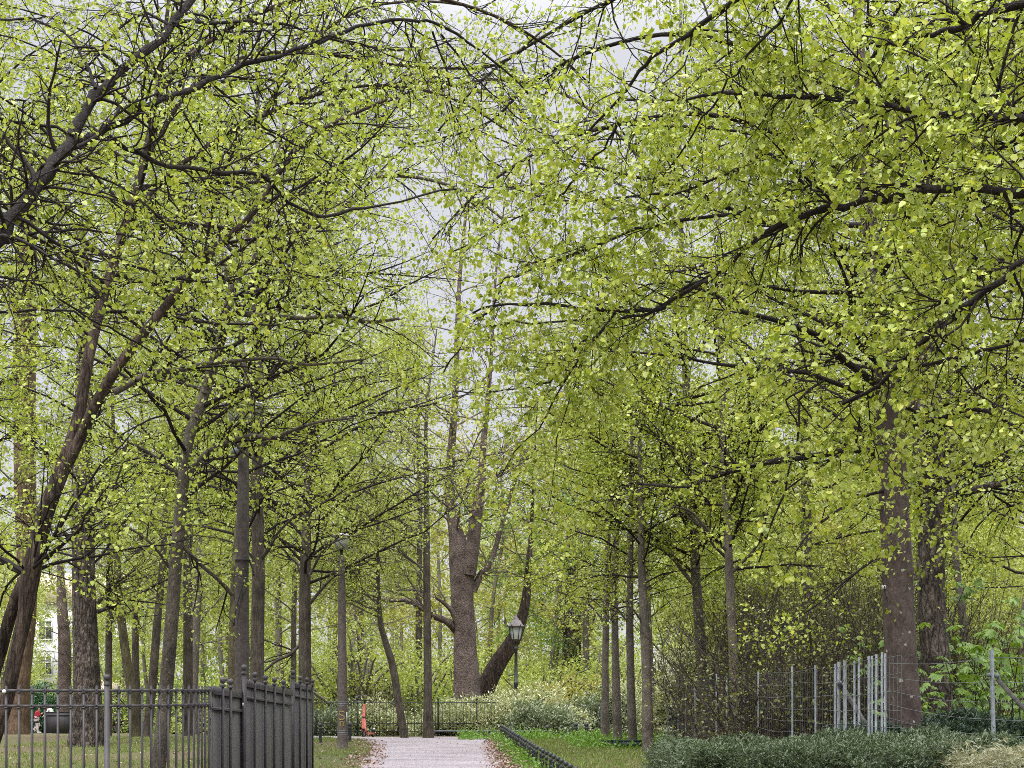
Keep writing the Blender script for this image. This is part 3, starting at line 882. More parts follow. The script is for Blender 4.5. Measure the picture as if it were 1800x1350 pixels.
obj('floodlight', MB().lathe(P(413, 794, 21.8), [(.01, .06), (.05, .04), (.06, -.03), (.01, -.04)], 12), M['galv'], t, True)

# ------------------------------------------------------------------ painted concrete pole
x, y = (602.5 - CX) / F * 37, 37.0
zg = float(gz(x, y))
t = thing('street_lamp', 'slim concrete lamp pole with painted yellow S beside the path', 'street lamp', (x, y, zg))
zt = P(0, 938, 37)[2]
rb = lambda z: float(np.interp(z, [zg, zg + 1.2, zt], [.137, .125, .072]))
zz = np.linspace(zg - .2, zt - .55, 12)
obj('pole', MB().tube([(x - (z - zg) * .006, y, z) for z in zz], [rb(z) for z in zz], 16), M['concrete'], t, True)
xt = x - (zt - zg) * .006
obj('neck', MB().tube([(xt, y, zt - .56), (xt, y, zt - .2)], .045, 10), M['iron_dark'], t, True)
obj('lamp_glass', MB().lathe((xt, y, zt - .38), [(.05, -.02), (.15, 0), (.20, .30), (.05, .31)], 18), M['lamp_glass'], t, True)
obj('lamp_shade', MB().lathe((xt, y, zt - .05), [(.02, .06), (.15, .045), (.25, -.01), (.20, -.02), (.02, -.015)], 20), M['white'], t, True)
for py in (1233, 1237, 1240, 1285, 1288, 1291):
    z = P(0, py, 36.9)[2]
    obj('wire_band', MB().lathe((x - (z - zg) * .006, y, z), [(rb(z), -.008), (rb(z) + .007, 0), (rb(z), .008)], 18), M['galv'], t, True)
def paint_stroke(mb, uv):
    pts = []
    for u, z in catmull(uv, 18):
        r = rb(z) + .001
        u = max(-r * .9, min(r * .9, u))
        pts.append((x - (z - zg) * .006 + u, y - math.sqrt(r * r - u * u), z))
    mb.tube(pts, .013, 6)
zS = P(0, 1258, 37)[2]
mb = MB()
s_ = .105
paint_stroke(mb, [(.055, zS + s_ * .75), (.02, zS + s_), (-.045, zS + s_ * .9), (-.07, zS + s_ * .5), (-.03, zS + s_ * .1), (.035, zS - s_ * .1), (.06, zS - s_ * .5), (.03, zS - s_ * .95), (-.03, zS - s_), (-.075, zS - s_ * .75)])
zS -= .2
paint_stroke(mb, [(-.06, zS + .03), (0, zS + .04), (.06, zS + .03)])
paint_stroke(mb, [(-.035, zS + .03), (-.035, zS - .02), (-.035, zS - .07)])
paint_stroke(mb, [(.03, zS + .03), (.03, zS - .02), (.03, zS - .07)])
obj('painted_letter', mb, M['yellow_paint'], t, True)
obj('paper_scrap', MB().box((x + .105, y - .085, P(0, 1262, 37)[2]), (.05, .02, .3), -.9), M['lamp_glass'], t)

# ------------------------------------------------------------------ old lantern in the shrubs
x, y = (907 - CX) / F * 55.5, 55.5
zg = float(gz(x, y))
t = thing('lantern', 'old fashioned black park lantern with tapered glass rising from the shrubs', 'street lamp', (x, y, zg))
zl = P(0, 1124, 55.5)[2]
obj('post', MB().lathe((x, y, zg - .1), [(.13, 0), (.13, .55), (.16, .6), (.16, .72), (.10, .78), (.08, .9), (.07, 2.0), (.095, 2.03), (.095, 2.1), (.068, 2.13), (.055, zl - zg - .3), (.10, zl - zg - .27), (.06, zl - zg - .2), (.05, zl - zg - .02), (.15, zl - zg)], 14), M['iron_dark'], t, True)
obj('crossbar', MB().tube([(x - .28, y, zl - 1.36), (x + .02, y, zl - 1.30)], .025, 8), M['iron_dark'], t, True)
obj('lantern_glass', MB().lathe((x, y, zl), [(.165, 0), (.265, .46), (.25, .47)], 6), M['lamp_glass'], t)
mb = MB()
for k in range(6):
    a = k * PI / 3
    mb.bar((x + .17 * math.cos(a), y + .17 * math.sin(a), zl), (x + .275 * math.cos(a), y + .275 * math.sin(a), zl + .47), .024)
obj('lantern_frame', mb, M['iron_dark'], t)
obj('lantern_roof', MB().lathe((x, y, zl + .46), [(.26, 0), (.33, .015), (.315, .05), (.26, .08), (.17, .25), (.10, .29), (.11, .33), (.05, .37), (.035, .44), (.01, .5)], 12), plain('lantern_roof_paint', (.16, .14, .14), .5, var=.15), t, True)
mb = MB()
for k in range(6):
    a = k * PI / 3
    mb.lathe((x + .32 * math.cos(a), y + .32 * math.sin(a), zl + .47), [(.014, 0), (.025, .04), (.007, .09)], 6)
obj('lantern_knobs', mb, M['iron_dark'], t)

# ------------------------------------------------------------------ e-scooter
x0, y0 = (641 - CX) / F * 48, 48.0
zg = float(gz(x0, y0)) + .006
t = thing('electric_scooter', 'coral red electric scooter parked upright before the iron fence', 'scooter', (x0, y0, zg))
w = lambda a, b, c: np.array([x0 + a, y0 + b, zg + c])
def wheel(mb_t, mb_r, c, r, yaw):
    d = np.array([math.cos(yaw), math.sin(yaw), 0])
    a = np.linspace(0, 2 * PI, 25)
    pts = np.array([c + d * r * math.cos(q) + np.array([0, 0, r * math.sin(q)]) for q in a])
    mb_t.tube(pts, .03, 8, False)
    ax = np.array([-d[1], d[0], 0])
    mb_r.tube([c - ax * .025, c + ax * .025], r * .72, 16)
yaw = math.radians(62)
dv = np.array([math.cos(yaw), math.sin(yaw), 0])
fw = w(-.02, -.2, .115); rw = fw + np.array([.24, .78, 0]) * 1.0
for c in (fw, rw):
    a_, b_ = MB(), MB(); wheel(a_, b_, c, .10, math.radians(73))
    wo = obj('wheel', b_, M['galv'], t, True); obj('tyre', a_, M['black'], wo, True)
obj('deck', MB().bar(fw + np.array([.05, .14, -.01]), rw + np.array([-.03, -.1, -.01]), .16, .06), M['coral'], t)
obj('fender', MB().bar(rw + np.array([-.02, -.08, .1]), rw + np.array([.05, .1, .12]), .11, .03).box(fw + np.array([.0, .0, .14]), (.12, .16, .03)), M['black'], t)
obj('battery_stem', MB().tube([fw + np.array([.02, .06, .05]), fw + np.array([.0, .03, .48])], [.078, .066], 10), M['coral'], t, True)
obj('stem', MB().tube([fw + np.array([0, .03, .54]), fw + np.array([.03, .06, .95])], [.047, .043], 10), M['coral'], t, True)
obj('clamp', MB().tube([fw + np.array([0, .03, .47]), fw + np.array([0, .03, .55])], .042, 10), M['black'], t, True)
top = fw + np.array([.032, .065, .95])
obj('head', MB().tube([top, top + np.array([.005, .01, .1])], .032, 10).box(top + np.array([.0, 0, .11]), (.10, .08, .05)), M['black'], t)
hb = [top + np.array(q) for q in ((-.26, -.06, .17), (-.15, -.03, .13), (0, 0, .11), (.14, .03, .12), (.22, .05, .05))]
obj('handlebar', MB().tube(catmull(hb, 14), .016, 8), M['black'], t, True)
obj('grip', MB().tube([hb[0], hb[0] + (hb[1] - hb[0]) * .7], .024, 8), M['black'], t, True)
obj('grip', MB().tube([hb[4], hb[4] + (hb[3] - hb[4]) * .7], .024, 8), M['black'], t, True)
obj('mirror', MB().ball(hb[0] + np.array([.02, 0, .05]), .035, 10), M['galv'], t, True)
obj('reflector', MB().ball(rw + np.array([.03, -.04, .14]), .04, 10), M['white'], t, True)
obj('footrest', MB().box(fw + np.array([.02, .02, .1]), (.2, .06, .05)), M['coral'], t)

# ------------------------------------------------------------------ low green boards under the slim trunks
for px0, px1, d, h, lab in ((1082, 1148, 37.5, .17, 'long dark green low board lying between the slim trunks'), (1058, 1082, 38.5, .13, 'short dark green low frame left of the long green board')):
    xa, xb = (px0 - CX) / F * d, (px1 - CX) / F * d
    z = float(gz(xa, d))
    t = thing('edging_board', lab, 'board', ((xa + xb) / 2, d, z))
    obj('board', MB().box(((xa + xb) / 2, d, z + h / 2 + .02), (xb - xa, .04, h)).box(((xa + xb) / 2, d + .3, z + h / 2), (xb - xa, .04, h)), M['green_board'], t)
    obj('cap', MB().box(((xa + xb) / 2, d + .15, z + h + .035), (xb - xa + .03, .36, .03)), M['green_board'], t)
    for q in (xa + .03, xb - .03): obj('peg', MB().box((q, d - .035, z + h * .5), (.05, .03, h + .1)), M['green_board'], t)

# blue board half hidden by a trunk
x, y = (1139.5 - CX) / F * 46.5, 46.5
z = P(0, 1233, 46.5)[2]
t = thing('blue_sign', 'deep blue sign with white stripe half hidden behind a slim trunk', 'sign', (x, y, float(gz(x, y))))
obj('board', MB().box((x, y, z), (.36, .04, .26)), M['blue'], t)
obj('stripe', MB().box((x, y - .024, z + .06), (.32, .012, .045)), M['white'], t)
obj('arch', MB().tube([(x + .15 * math.cos(a), y, z + .13 + .22 * math.sin(a)) for a in np.linspace(0, PI, 14)], .022, 8), M['blue'], t, True)
obj('post', MB().tube([(x, y + .05, float(gz(x, y)) - .1), (x, y + .05, z + .12)], .025, 8), M['iron_dark'], t, True)

# tree plate on the right trunk: added with that tree
# ------------------------------------------------------------------ far buildings
c = P(70, 1120, 150)
t = thing('house', 'pale white house wall with grey windows far behind the left trunks', 'house', (c[0], 150, 1.45))
fw_ = 9.0
obj('wall', MB().box((c[0], 154, 8.0), (fw_ * 2, 8, 13.2)), M['facade'], t)
obj('roof', MB().add([[c[0] - 9.4, 149.6, 14.62], [c[0] + 9.4, 149.6, 14.62], [c[0] + 9.4, 158.4, 14.62], [c[0] - 9.4, 158.4, 14.62], [c[0] - 9.4, 154, 18], [c[0] + 9.4, 154, 18]], [[0, 1, 5, 4], [2, 3, 4, 5], [0, 3, 2, 1]]).add([[c[0] - 9.4, 149.6, 14.62], [c[0] - 9.4, 158.4, 14.62], [c[0] - 9.4, 154, 18], [c[0] + 9.4, 149.6, 14.62], [c[0] + 9.4, 158.4, 14.62], [c[0] + 9.4, 154, 18]], [[0, 2, 1], [3, 4, 5]]), M['roof'], t)
for i in range(6):
    for j in range(3):
        wx_, wz_ = c[0] - 7.2 + i * 2.6, 3.4 + j * 3.6 + 1.2
        wo = obj('window', MB().box((wx_, 149.97, wz_), (1.25, .1, 1.8)), M['window'], t)
        mb = MB()
        for dx in (-.66, 0, .66): mb.box((wx_ + dx, 149.9, wz_), (.09, .06, 1.9))
        for dz in (-.93, .35, .93): mb.box((wx_, 149.88, wz_ + dz), (1.4, .06, .09))
        obj('frame', mb, M['white'], wo)
c = P(196, 1196, 112)
t = thing('shed', 'low shed with sandy flat roof behind the trunks beyond the railing', 'shed', (c[0], 112, 1.45))
obj('wall', MB().box((c[0], 114, 2.95), (3.2, 3, 3.0)), M['brace'], t)
obj('roof', MB().add([[c[0] - 2.0, 112.2, 4.62], [c[0] + 2.0, 112.2, 4.62], [c[0] + 2.0, 116, 5.6], [c[0] - 2.0, 116, 5.6], [c[0] - 2.0, 112.2, 4.5], [c[0] + 2.0, 112.2, 4.5], [c[0] + 2.0, 116, 5.45], [c[0] - 2.0, 116, 5.45]], [[0, 1, 2, 3], [4, 7, 6, 5], [0, 4, 5, 1], [1, 5, 6, 2], [2, 6, 7, 3], [3, 7, 4, 0]]), M['roof'], t)
obj('eave', MB().box((c[0], 112.15, 4.52), (4.05, .08, .2)), M['galv'], t)
obj('door', MB().box((c[0] - .4, 112.47, 2.5), (.95, .06, 2.0)), M['window'], t)

#@@PEOPLE
# ------------------------------------------------------------------ people
def blob(name, chains, mat, parent, voxel, extra=()):
    """one continuous body from tapered chains, fused by a voxel remesh"""
    mb = MB()
    for pts, rad in chains:
        pts = np.array(pts, float); rad = np.array(rad, float)
        mb.tube(pts, rad, 12)
        for q, r in zip(pts, rad): mb.ball(q, r, 12)
    for c, r, sq in extra: mb.ball(c, r, 14, sq)
    o = obj(name, mb, mat, parent, True)
    m = o.modifiers.new('fuse', 'REMESH'); m.mode = 'VOXEL'; m.voxel_size = voxel; m.use_smooth_shade = True
    s = o.modifiers.new('soften', 'SMOOTH'); s.iterations = 3; s.factor = .5
    return o

def hand_chains(wr, d, side, palm=.085):
    """palm and five bent fingers from the wrist wr along d; side = thumb side"""
    d = nrm(np.array(d, float)); side = nrm(np.array(side, float)); n = np.cross(d, side)
    ch = [([wr, wr + d * palm * .5, wr + d * palm], [.026, .034, .03])]
    for k, (o, ln) in enumerate(((.030, .068), (.010, .076), (-.010, .070), (-.029, .056))):
        b = wr + d * palm + side * o
        ch.append(([b - d * .02, b + d * ln * .45, b + d * ln * .75 + n * ln * .25, b + d * ln * .85 + n * ln * .55], [.0095, .009, .0085, .0075]))
    b = wr + d * .03 + side * .03
    ch.append(([b, b + side * .028 + d * .02, b + side * .035 + d * .05 + n * .02], [.013, .011, .009]))
    return ch

def person(loc, J, heading, label, parts, hair=True):
    """J: joints in metres, x forward y left z up; heading turns x into the world"""
    t = thing('person', label, 'person', loc)
    ca, sa = math.cos(heading), math.sin(heading)
    W = lambda q: np.array([loc[0] + q[0] * ca - q[1] * sa, loc[1] + q[0] * sa + q[1] * ca, loc[2] + q[2]])
    V3 = lambda q: np.array([q[0] * ca - q[1] * sa, q[0] * sa + q[1] * ca, q[2]])
    j = {k: np.array(v, float) for k, v in J.items()}
    ch = [([j['pelvis'], j['waist'], j['chest'], j['neck']], [.145, .135, .15, .06]), ([j['neck'], j['head'] + np.array([0, 0, -.08])], [.055, .055])]
    for s in 'lr':
        ch.append(([j['chest'] * .4 + j['sh_' + s] * .6, j['sh_' + s], j['el_' + s], j['wr_' + s]], [.075, .062, .043, .03]))
        ch.append(([j['hip_' + s], j['kn_' + s] * .5 + j['hip_' + s] * .5, j['kn_' + s], j['kn_' + s] * .6 + j['an_' + s] * .4, j['an_' + s]], [.105, .085, .058, .058, .04]))
        ch.append(([j['an_' + s], j['an_' + s] + np.array(j['toe_' + s]) * .5, j['an_' + s] + j['toe_' + s]], [.045, .042, .032]))
        hd = nrm(j['wr_' + s] - j['el_' + s])
        ch += hand_chains(j['wr_' + s], hd, np.array([0, 0, 1.]) if abs(hd[2]) < .8 else np.array([1., 0, 0]))
    h = j['head']
    f = nrm(np.array(J.get('face', (1, 0, 0)), float))
    lat = nrm(np.cross(np.array([0, 0, 1.]), f)); uph = np.cross(f, lat)
    ch.append(([h + f * .085 - uph * .0, h + f * .112 - uph * .03], [.014, .016]))          # nose
    for s in (-1, 1): ch.append(([h + lat * s * .082 - uph * .02, h + lat * s * .09 + uph * .02], [.014, .016]))   # ears
    ch.append(([h + f * .06 - uph * .1, h + f * .085 - uph * .075], [.035, .022]))             # chin and mouth
    tr = lambda chains: [([W(q) for q in pts], r) for pts, r in chains]
    body = blob('body', tr(ch), M['skin'], t, .009, [(W(h), .094, 1.22)])
    eyes = MB()
    for s in (-1, 1): eyes.ball(W(h + f * .088 + lat * s * .034 + uph * .012), .012, 8)
    obj('eyes', eyes, M['hair'], t, True)
    if hair: blob('hair', tr([([h - f * .025 + uph * .03, h - f * .05 - uph * .04], [.1, .08])]), M[parts.get('hair', 'hair')], t, .012, [(W(h - f * .012 + uph * .045), .097, 1.0)])
    g = .022
    for nm, mt, sel in parts['clothes']:
        cc = []
        if 'torso' in sel: cc.append(([j['pelvis'] + np.array([0, 0, .03]), j['waist'], j['chest'], j['neck'] - np.array([0, 0, .03])], [.165, .155, .172, .075]))
        if 'shirt' in sel: cc.append(([j['pelvis'] - np.array([0, 0, .06]), j['waist']], [.175, .16]))
        for s in 'lr':
            if 'sleeves' in sel: cc.append(([j['chest'] * .4 + j['sh_' + s] * .6, j['sh_' + s], j['el_' + s], j['el_' + s] * .15 + j['wr_' + s] * .85], [.085, .078, .060, .045]))
            if 'shorts' in sel: cc.append(([j['pelvis'] + (j['hip_' + s] - j['pelvis']) * .6, j['hip_' + s], j['hip_' + s] * .45 + j['kn_' + s] * .55], [.14, .125, .10]))
            if 'legs' in sel: cc.append(([j['hip_' + s], j['kn_' + s] * .5 + j['hip_' + s] * .5, j['kn_' + s], j['kn_' + s] * .6 + j['an_' + s] * .4, j['an_' + s]], [.125, .10, .074, .072, .056]))
            if 'shoes' in sel: cc.append(([j['an_' + s] - np.array([0, 0, .02]), j['an_' + s] + np.array(j['toe_' + s]) * .5 - np.array([0, 0, .01]), j['an_' + s] + j['toe_' + s]], [.058, .055, .042]))
        blob(nm, tr(cc), M[mt], t, .014)
    return t

g = G(64, 98)
person(g, dict(pelvis=(0, 0, .95), waist=(.03, 0, 1.10), chest=(.07, 0, 1.32), neck=(.10, 0, 1.47), head=(.14, 0, 1.62),
               sh_l=(.07, .18, 1.40), sh_r=(.07, -.18, 1.40), el_l=(-.10, .24, 1.16), el_r=(.10, -.26, 1.14), wr_l=(.14, .2, 1.20), wr_r=(.33, -.16, 1.28),
               hip_l=(0, .09, .92), hip_r=(0, -.09, .92), kn_l=(.16, .09, .52), kn_r=(.06, -.1, .5), an_l=(-.16, .1, .30), an_r=(.10, -.1, .075),
               toe_l=(.06, 0, -.15), toe_r=(.2, 0, -.02)), 0.15, 'person jogging past the dark far screen in red top and pale leggings',
       dict(clothes=[('jacket', 'red_cloth', ('torso', 'sleeves')), ('shirt', 'pink_cloth', ('shirt',)), ('shorts', 'dark_cloth', ('shorts',)), ('leggings', 'pink_cloth', ('legs',)), ('shoes', 'white_cloth', ('shoes',))]))
g = G(91, 87)
person(g, dict(pelvis=(-.1, 0, .92), waist=(-.02, 0, 1.10), chest=(.10, 0, 1.34), neck=(.19, 0, 1.46), head=(.29, 0, 1.56), face=(.8, 0, -.6),
               sh_l=(.12, .18, 1.39), sh_r=(.12, -.18, 1.39), el_l=(.22, .26, 1.14), el_r=(.24, -.24, 1.15), wr_l=(.42, .18, 1.04), wr_r=(.44, -.16, 1.06),
               hip_l=(-.1, .09, .9), hip_r=(-.1, -.09, .9), kn_l=(.02, .1, .48), kn_r=(-.02, -.1, .48), an_l=(-.06, .1, .075), an_r=(-.16, -.1, .075),
               toe_l=(.2, 0, -.02), toe_r=(.2, 0, -.02)), 2.9, 'person in white top bending forward behind the dark far screen',
       dict(clothes=[('shirt', 'white_cloth', ('torso', 'shirt', 'sleeves')), ('trousers', 'dark_cloth', ('legs', 'shorts')), ('shoes', 'white_cloth', ('shoes',))]))
#@@PLANTS
# ------------------------------------------------------------------ big near linden on the left (trunk just outside the picture)
def near_trunk(T, x, d, h, w, seed):
    z0 = float(gz(x, d))
    pts = np.array([[x, d, z0 - .3], [x + .03, d, z0 + 1.5], [x + .05, d + .03, z0 + 3.0], [x + .1, d + .1, z0 + 5], [x, d + .2, h]])
    c = catmull(pts, 40)
    r = np.interp(np.linspace(0, 4, 40), [0, 1, 2, 3, 4], [w * 1.15, w, w * .9, w * .7, .03])
    trunk_mesh(T.trunk, c, r, 22, .03, .25, seed)
    return c, r

A = Tree('linden_tree', 'near linden at the left edge reaching long black limbs across the top', 'tree', G(-460, 10), 'bark_grey', 'leaf_near', group=None)
near_trunk(A, -5.15, 10, 13, .24, 3)
HA = [
 ([(-440, 800, 10.0), (-250, 640, 9.9), (-90, 500, 9.95), (0, 400, 10.0), (75, 300, 10.3), (125, 235, 10.6), (165, 160, 10.9), (230, 100, 11.2), (300, 45, 11.6), (345, -20, 12), (420, -120, 12.6)], 40, 11),
 ([(-440, 860, 10.1), (-260, 700, 10.1), (-100, 560, 10.1), (-15, 440, 10.1), (35, 360, 10.2), (85, 292, 10.35)], 26, 14),
 ([(122, 250, 10.6), (190, 236, 10.9), (250, 205, 11.2), (350, 155, 11.6), (470, 110, 12), (560, 75, 12.4), (640, 47, 12.8), (715, 40, 13.1), (770, 48, 13.4), (850, 95, 13.9), (930, 165, 14.4)], 15, 4),
 ([(190, 240, 10.9), (235, 265, 11), (300, 290, 11.2), (380, 300, 11.5), (460, 310, 11.8), (500, 345, 12), (540, 370, 12.3), (580, 378, 12.5), (640, 360, 12.8), (720, 342, 13.2), (800, 325, 13.6)], 12, 4),
 ([(305, 42, 11.6), (380, 38, 12), (480, 46, 12.4), (560, 65, 12.8), (650, 86, 13.2), (720, 90, 13.6), (800, 72, 14)], 8, 3),
 ([(308, 42, 11.6), (330, 80, 11.9), (345, 120, 12.1), (385, 150, 12.4), (440, 200, 12.8), (500, 240, 13.1), (560, 265, 13.4), (640, 330, 13.8)], 7, 2.5),
 ([(168, 155, 10.9), (150, 115, 11), (110, 58, 11.2), (60, 40, 11.4), (-20, 32, 11.6)], 8, 4),
 ([(300, 45, 11.6), (250, 20, 11.8), (200, 62, 12), (150, 120, 12.2), (100, 150, 12.4), (40, 190, 12.6)], 6, 3),
 ([(-60, 205, 10.4), (0, 210, 10.5), (60, 217, 10.6), (110, 230, 10.6), (126, 240, 10.6)], 6, 6),
 ([(100, 300, 10.3), (160, 310, 10.5), (220, 330, 10.7), (270, 372, 10.9), (330, 420, 11.1), (400, 442, 11.4)], 5, 2),
 ([(-90, 470, 10.0), (30, 417, 10.2), (90, 410, 10.3), (190, 410, 10.6), (270, 440, 10.9), (320, 470, 11.1)], 8, 3),
 ([(-60, 470, 10.4), (0, 483, 10.5), (100, 510, 10.8), (160, 555, 11), (200, 575, 11.2), (260, 610, 11.4), (330, 640, 11.7), (400, 655, 12), (470, 690, 12.4)], 6, 2.5),
 ([(120, 445, 11), (187, 450, 11.2), (233, 470, 11.4), (283, 487, 11.7), (333, 493, 12), (400, 497, 12.3), (440, 470, 12.5), (480, 465, 12.8), (560, 490, 13.2)], 7, 2.5),
 ([(-40, 552, 10.8), (70, 545, 11), (130, 555, 11.2), (200, 590, 11.5)], 7, 3),
 ([(290, 310, 11.3), (300, 350, 11.6), (340, 420, 12), (352, 500, 12.2)], 4, 2),
 ([(450, 118, 12), (470, 190, 12.2), (500, 250, 12.5), (495, 330, 12.8), (520, 400, 13.2)], 4, 1.5),
 ([(760, 55, 13.4), (790, 130, 13.7), (800, 200, 14), (850, 270, 14.3), (900, 300, 14.6)], 5, 2),
 ([(775, 60, 13.5), (815, 110, 13.8), (860, 160, 14.1), (930, 220, 14.6), (990, 245, 15)], 5, 2),
]
for spec, w0, w1 in HA: hero_limb(A, spec, w0 * .78, w1 * .85, dens=1.15, hi=1.35, leaf=.038, ld=.5)
A.finish()

B = Tree('linden_tree', 'near linden beyond the right edge whose black limbs hang across the upper right', 'tree', G(2400, 9.6), 'bark_grey', 'leaf_near')
near_trunk(B, 5.55, 9.6, 13, .24, 4)
HB = [
 ([(2390, 330, 9.6), (2150, 330, 9.6), (1900, 398, 9.6), (1800, 465, 9.6), (1770, 487, 9.7), (1700, 535, 9.9), (1660, 565, 10), (1610, 612, 10.2), (1550, 675, 10.5), (1490, 708, 10.7)], 24, 7),
 ([(1490, 708, 10.7), (1430, 672, 10.9), (1370, 655, 11.1), (1310, 633, 11.4)], 6, 2),
 ([(1830, 590, 9.8), (1760, 605, 10), (1700, 618, 10.1), (1600, 640, 10.2)], 9, 7),
 ([(2370, 200, 9.6), (2100, 240, 9.8), (1900, 225, 9.9), (1800, 213, 10), (1700, 210, 10.3), (1610, 192, 10.6), (1560, 181, 10.8), (1480, 172, 11), (1400, 170, 11.2), (1300, 166, 11.6), (1200, 175, 12), (1100, 172, 12.4)], 24, 5),
 ([(2380, 300, 9.6), (2100, 360, 9.8), (1900, 336, 9.9), (1800, 337, 10), (1700, 332, 10.3), (1620, 336, 10.7), (1560, 350, 11), (1500, 356, 11.2), (1440, 365, 11.4), (1370, 393, 11.6), (1310, 430, 11.8), (1260, 480, 12), (1190, 525, 12.3), (1140, 550, 12.5), (1080, 548, 12.8), (1000, 540, 13.2), (900, 536, 13.6), (830, 552, 14)], 26, 4),
 ([(1560, 350, 11), (1530, 334, 11.1), (1480, 329, 11.3), (1440, 325, 11.5), (1380, 345, 11.7)], 10, 4),
 ([(1262, 478, 12), (1210, 502, 12.3), (1150, 545, 12.5), (1100, 557, 12.7), (980, 561, 13.3), (880, 566, 13.8), (830, 580, 14)], 9, 3),
 ([(2370, -60, 9.6), (2100, -60, 9.8), (1900, -20, 9.9), (1800, 8, 10), (1740, 20, 10.2), (1690, 42, 10.4), (1640, 55, 10.6), (1600, 65, 10.8), (1545, 75, 11)], 24, 8),
 ([(1545, 75, 11), (1480, 92, 11.3), (1410, 130, 11.6), (1350, 150, 12)], 6, 2),
 ([(1800, 5, 10), (1780, 60, 10.1), (1770, 95, 10.1), (1745, 190, 10.3), (1728, 230, 10.4), (1722, 300, 10.5), (1718, 345, 10.5), (1700, 370, 10.6), (1660, 398, 10.7), (1600, 402, 10.9)], 9, 3),
 ([(1718, 345, 10.5), (1722, 390, 10.6), (1733, 440, 10.7), (1738, 500, 10.8)], 5, 2),
 ([(1420, -40, 10.5), (1370, 40, 10.8), (1340, 72, 11), (1300, 130, 11.2), (1270, 165, 11.4), (1240, 203, 11.6), (1200, 270, 12), (1160, 320, 12.4)], 7, 3),
 ([(1500, -110, 10.2), (1380, -60, 10.6), (1280, 10, 11), (1210, 65, 11.4), (1150, 105, 11.8), (1120, 140, 12), (1070, 202, 12.4), (1030, 240, 12.8)], 16, 4),
 ([(1760, -20, 9.9), (1720, 42, 10.1), (1660, 110, 10.4), (1600, 160, 10.6), (1540, 202, 10.9), (1490, 240, 11.1), (1420, 300, 11.4), (1380, 330, 11.6), (1290, 380, 12), (1200, 430, 12.5)], 5, 2),
 ([(1400, 300, 11.5), (1360, 273, 11.7), (1330, 275, 11.8), (1290, 300, 12), (1240, 320, 12.2), (1200, 335, 12.4), (1100, 341, 12.8), (1000, 350, 13.3), (900, 326, 13.8), (840, 322, 14.2)], 8, 3),
 ([(1300, 375, 11.9), (1200, 387, 12.2), (1150, 397, 12.4), (1100, 413, 12.6), (1050, 430, 12.9), (1000, 447, 13.2), (960, 465, 13.5), (920, 475, 13.7), (885, 490, 13.9), (880, 510, 14), (865, 540, 14.1), (840, 560, 14.2), (820, 600, 14.4), (800, 630, 14.6), (788, 655, 14.8)], 8, 3),
 ([(1090, 205, 12.3), (1080, 233, 12.4), (1060, 267, 12.6), (1033, 300, 12.9), (1000, 333, 13.1), (967, 360, 13.4), (917, 383, 13.7), (850, 420, 14.1), (800, 448, 14.4)], 6, 3),
 ([(1450, 668, 10.9), (1410, 690, 10.9), (1405, 740, 11), (1395, 800, 11.1), (1380, 860, 11.2), (1350, 930, 11.3), (1330, 985, 11.4)], 6, 3),
 ([(1415, 684, 10.9), (1380, 703, 11), (1393, 735, 11.1), (1402, 760, 11.1)], 5, 3),
 ([(1525, 690, 10.6), (1540, 760, 10.7), (1560, 812, 10.7), (1600, 842, 10.8), (1660, 875, 10.9)], 4, 1.5),
 ([(1070, 555, 12.8), (1030, 590, 13), (1000, 630, 13.2), (960, 670, 13.4), (920, 680, 13.6), (850, 686, 14), (800, 683, 14.3)], 7, 2.5),
 ([(1085, 545, 12.7), (1050, 590, 12.8), (1010, 645, 13), (985, 690, 13.2), (965, 725, 13.4), (940, 760, 13.6), (905, 800, 13.9), (880, 840, 14.1)], 7, 2),
 ([(1060, 560, 12.9), (1020, 640, 13), (1010, 680, 13.1), (985, 760, 13.2), (975, 830, 13.3), (965, 900, 13.4)], 4, 1.5),
 ([(1730, 505, 9.9), (1680, 480, 10), (1670, 420, 10.1), (1690, 350, 10.2)], 5, 2),
 ([(1800, 560, 9.8), (1740, 560, 10), (1715, 480, 10), (1640, 500, 10.3), (1560, 520, 10.7), (1480, 560, 11)], 5, 2),
 ([(1900, 760, 9.7), (1800, 730, 9.9), (1730, 700, 10.1), (1680, 640, 10.2), (1640, 600, 10.4)], 6, 3),
]
for spec, w0, w1 in HB: hero_limb(B, spec, w0 * .72, w1 * .85, dens=1.3, hi=1.35, leaf=.046)
B.finish()

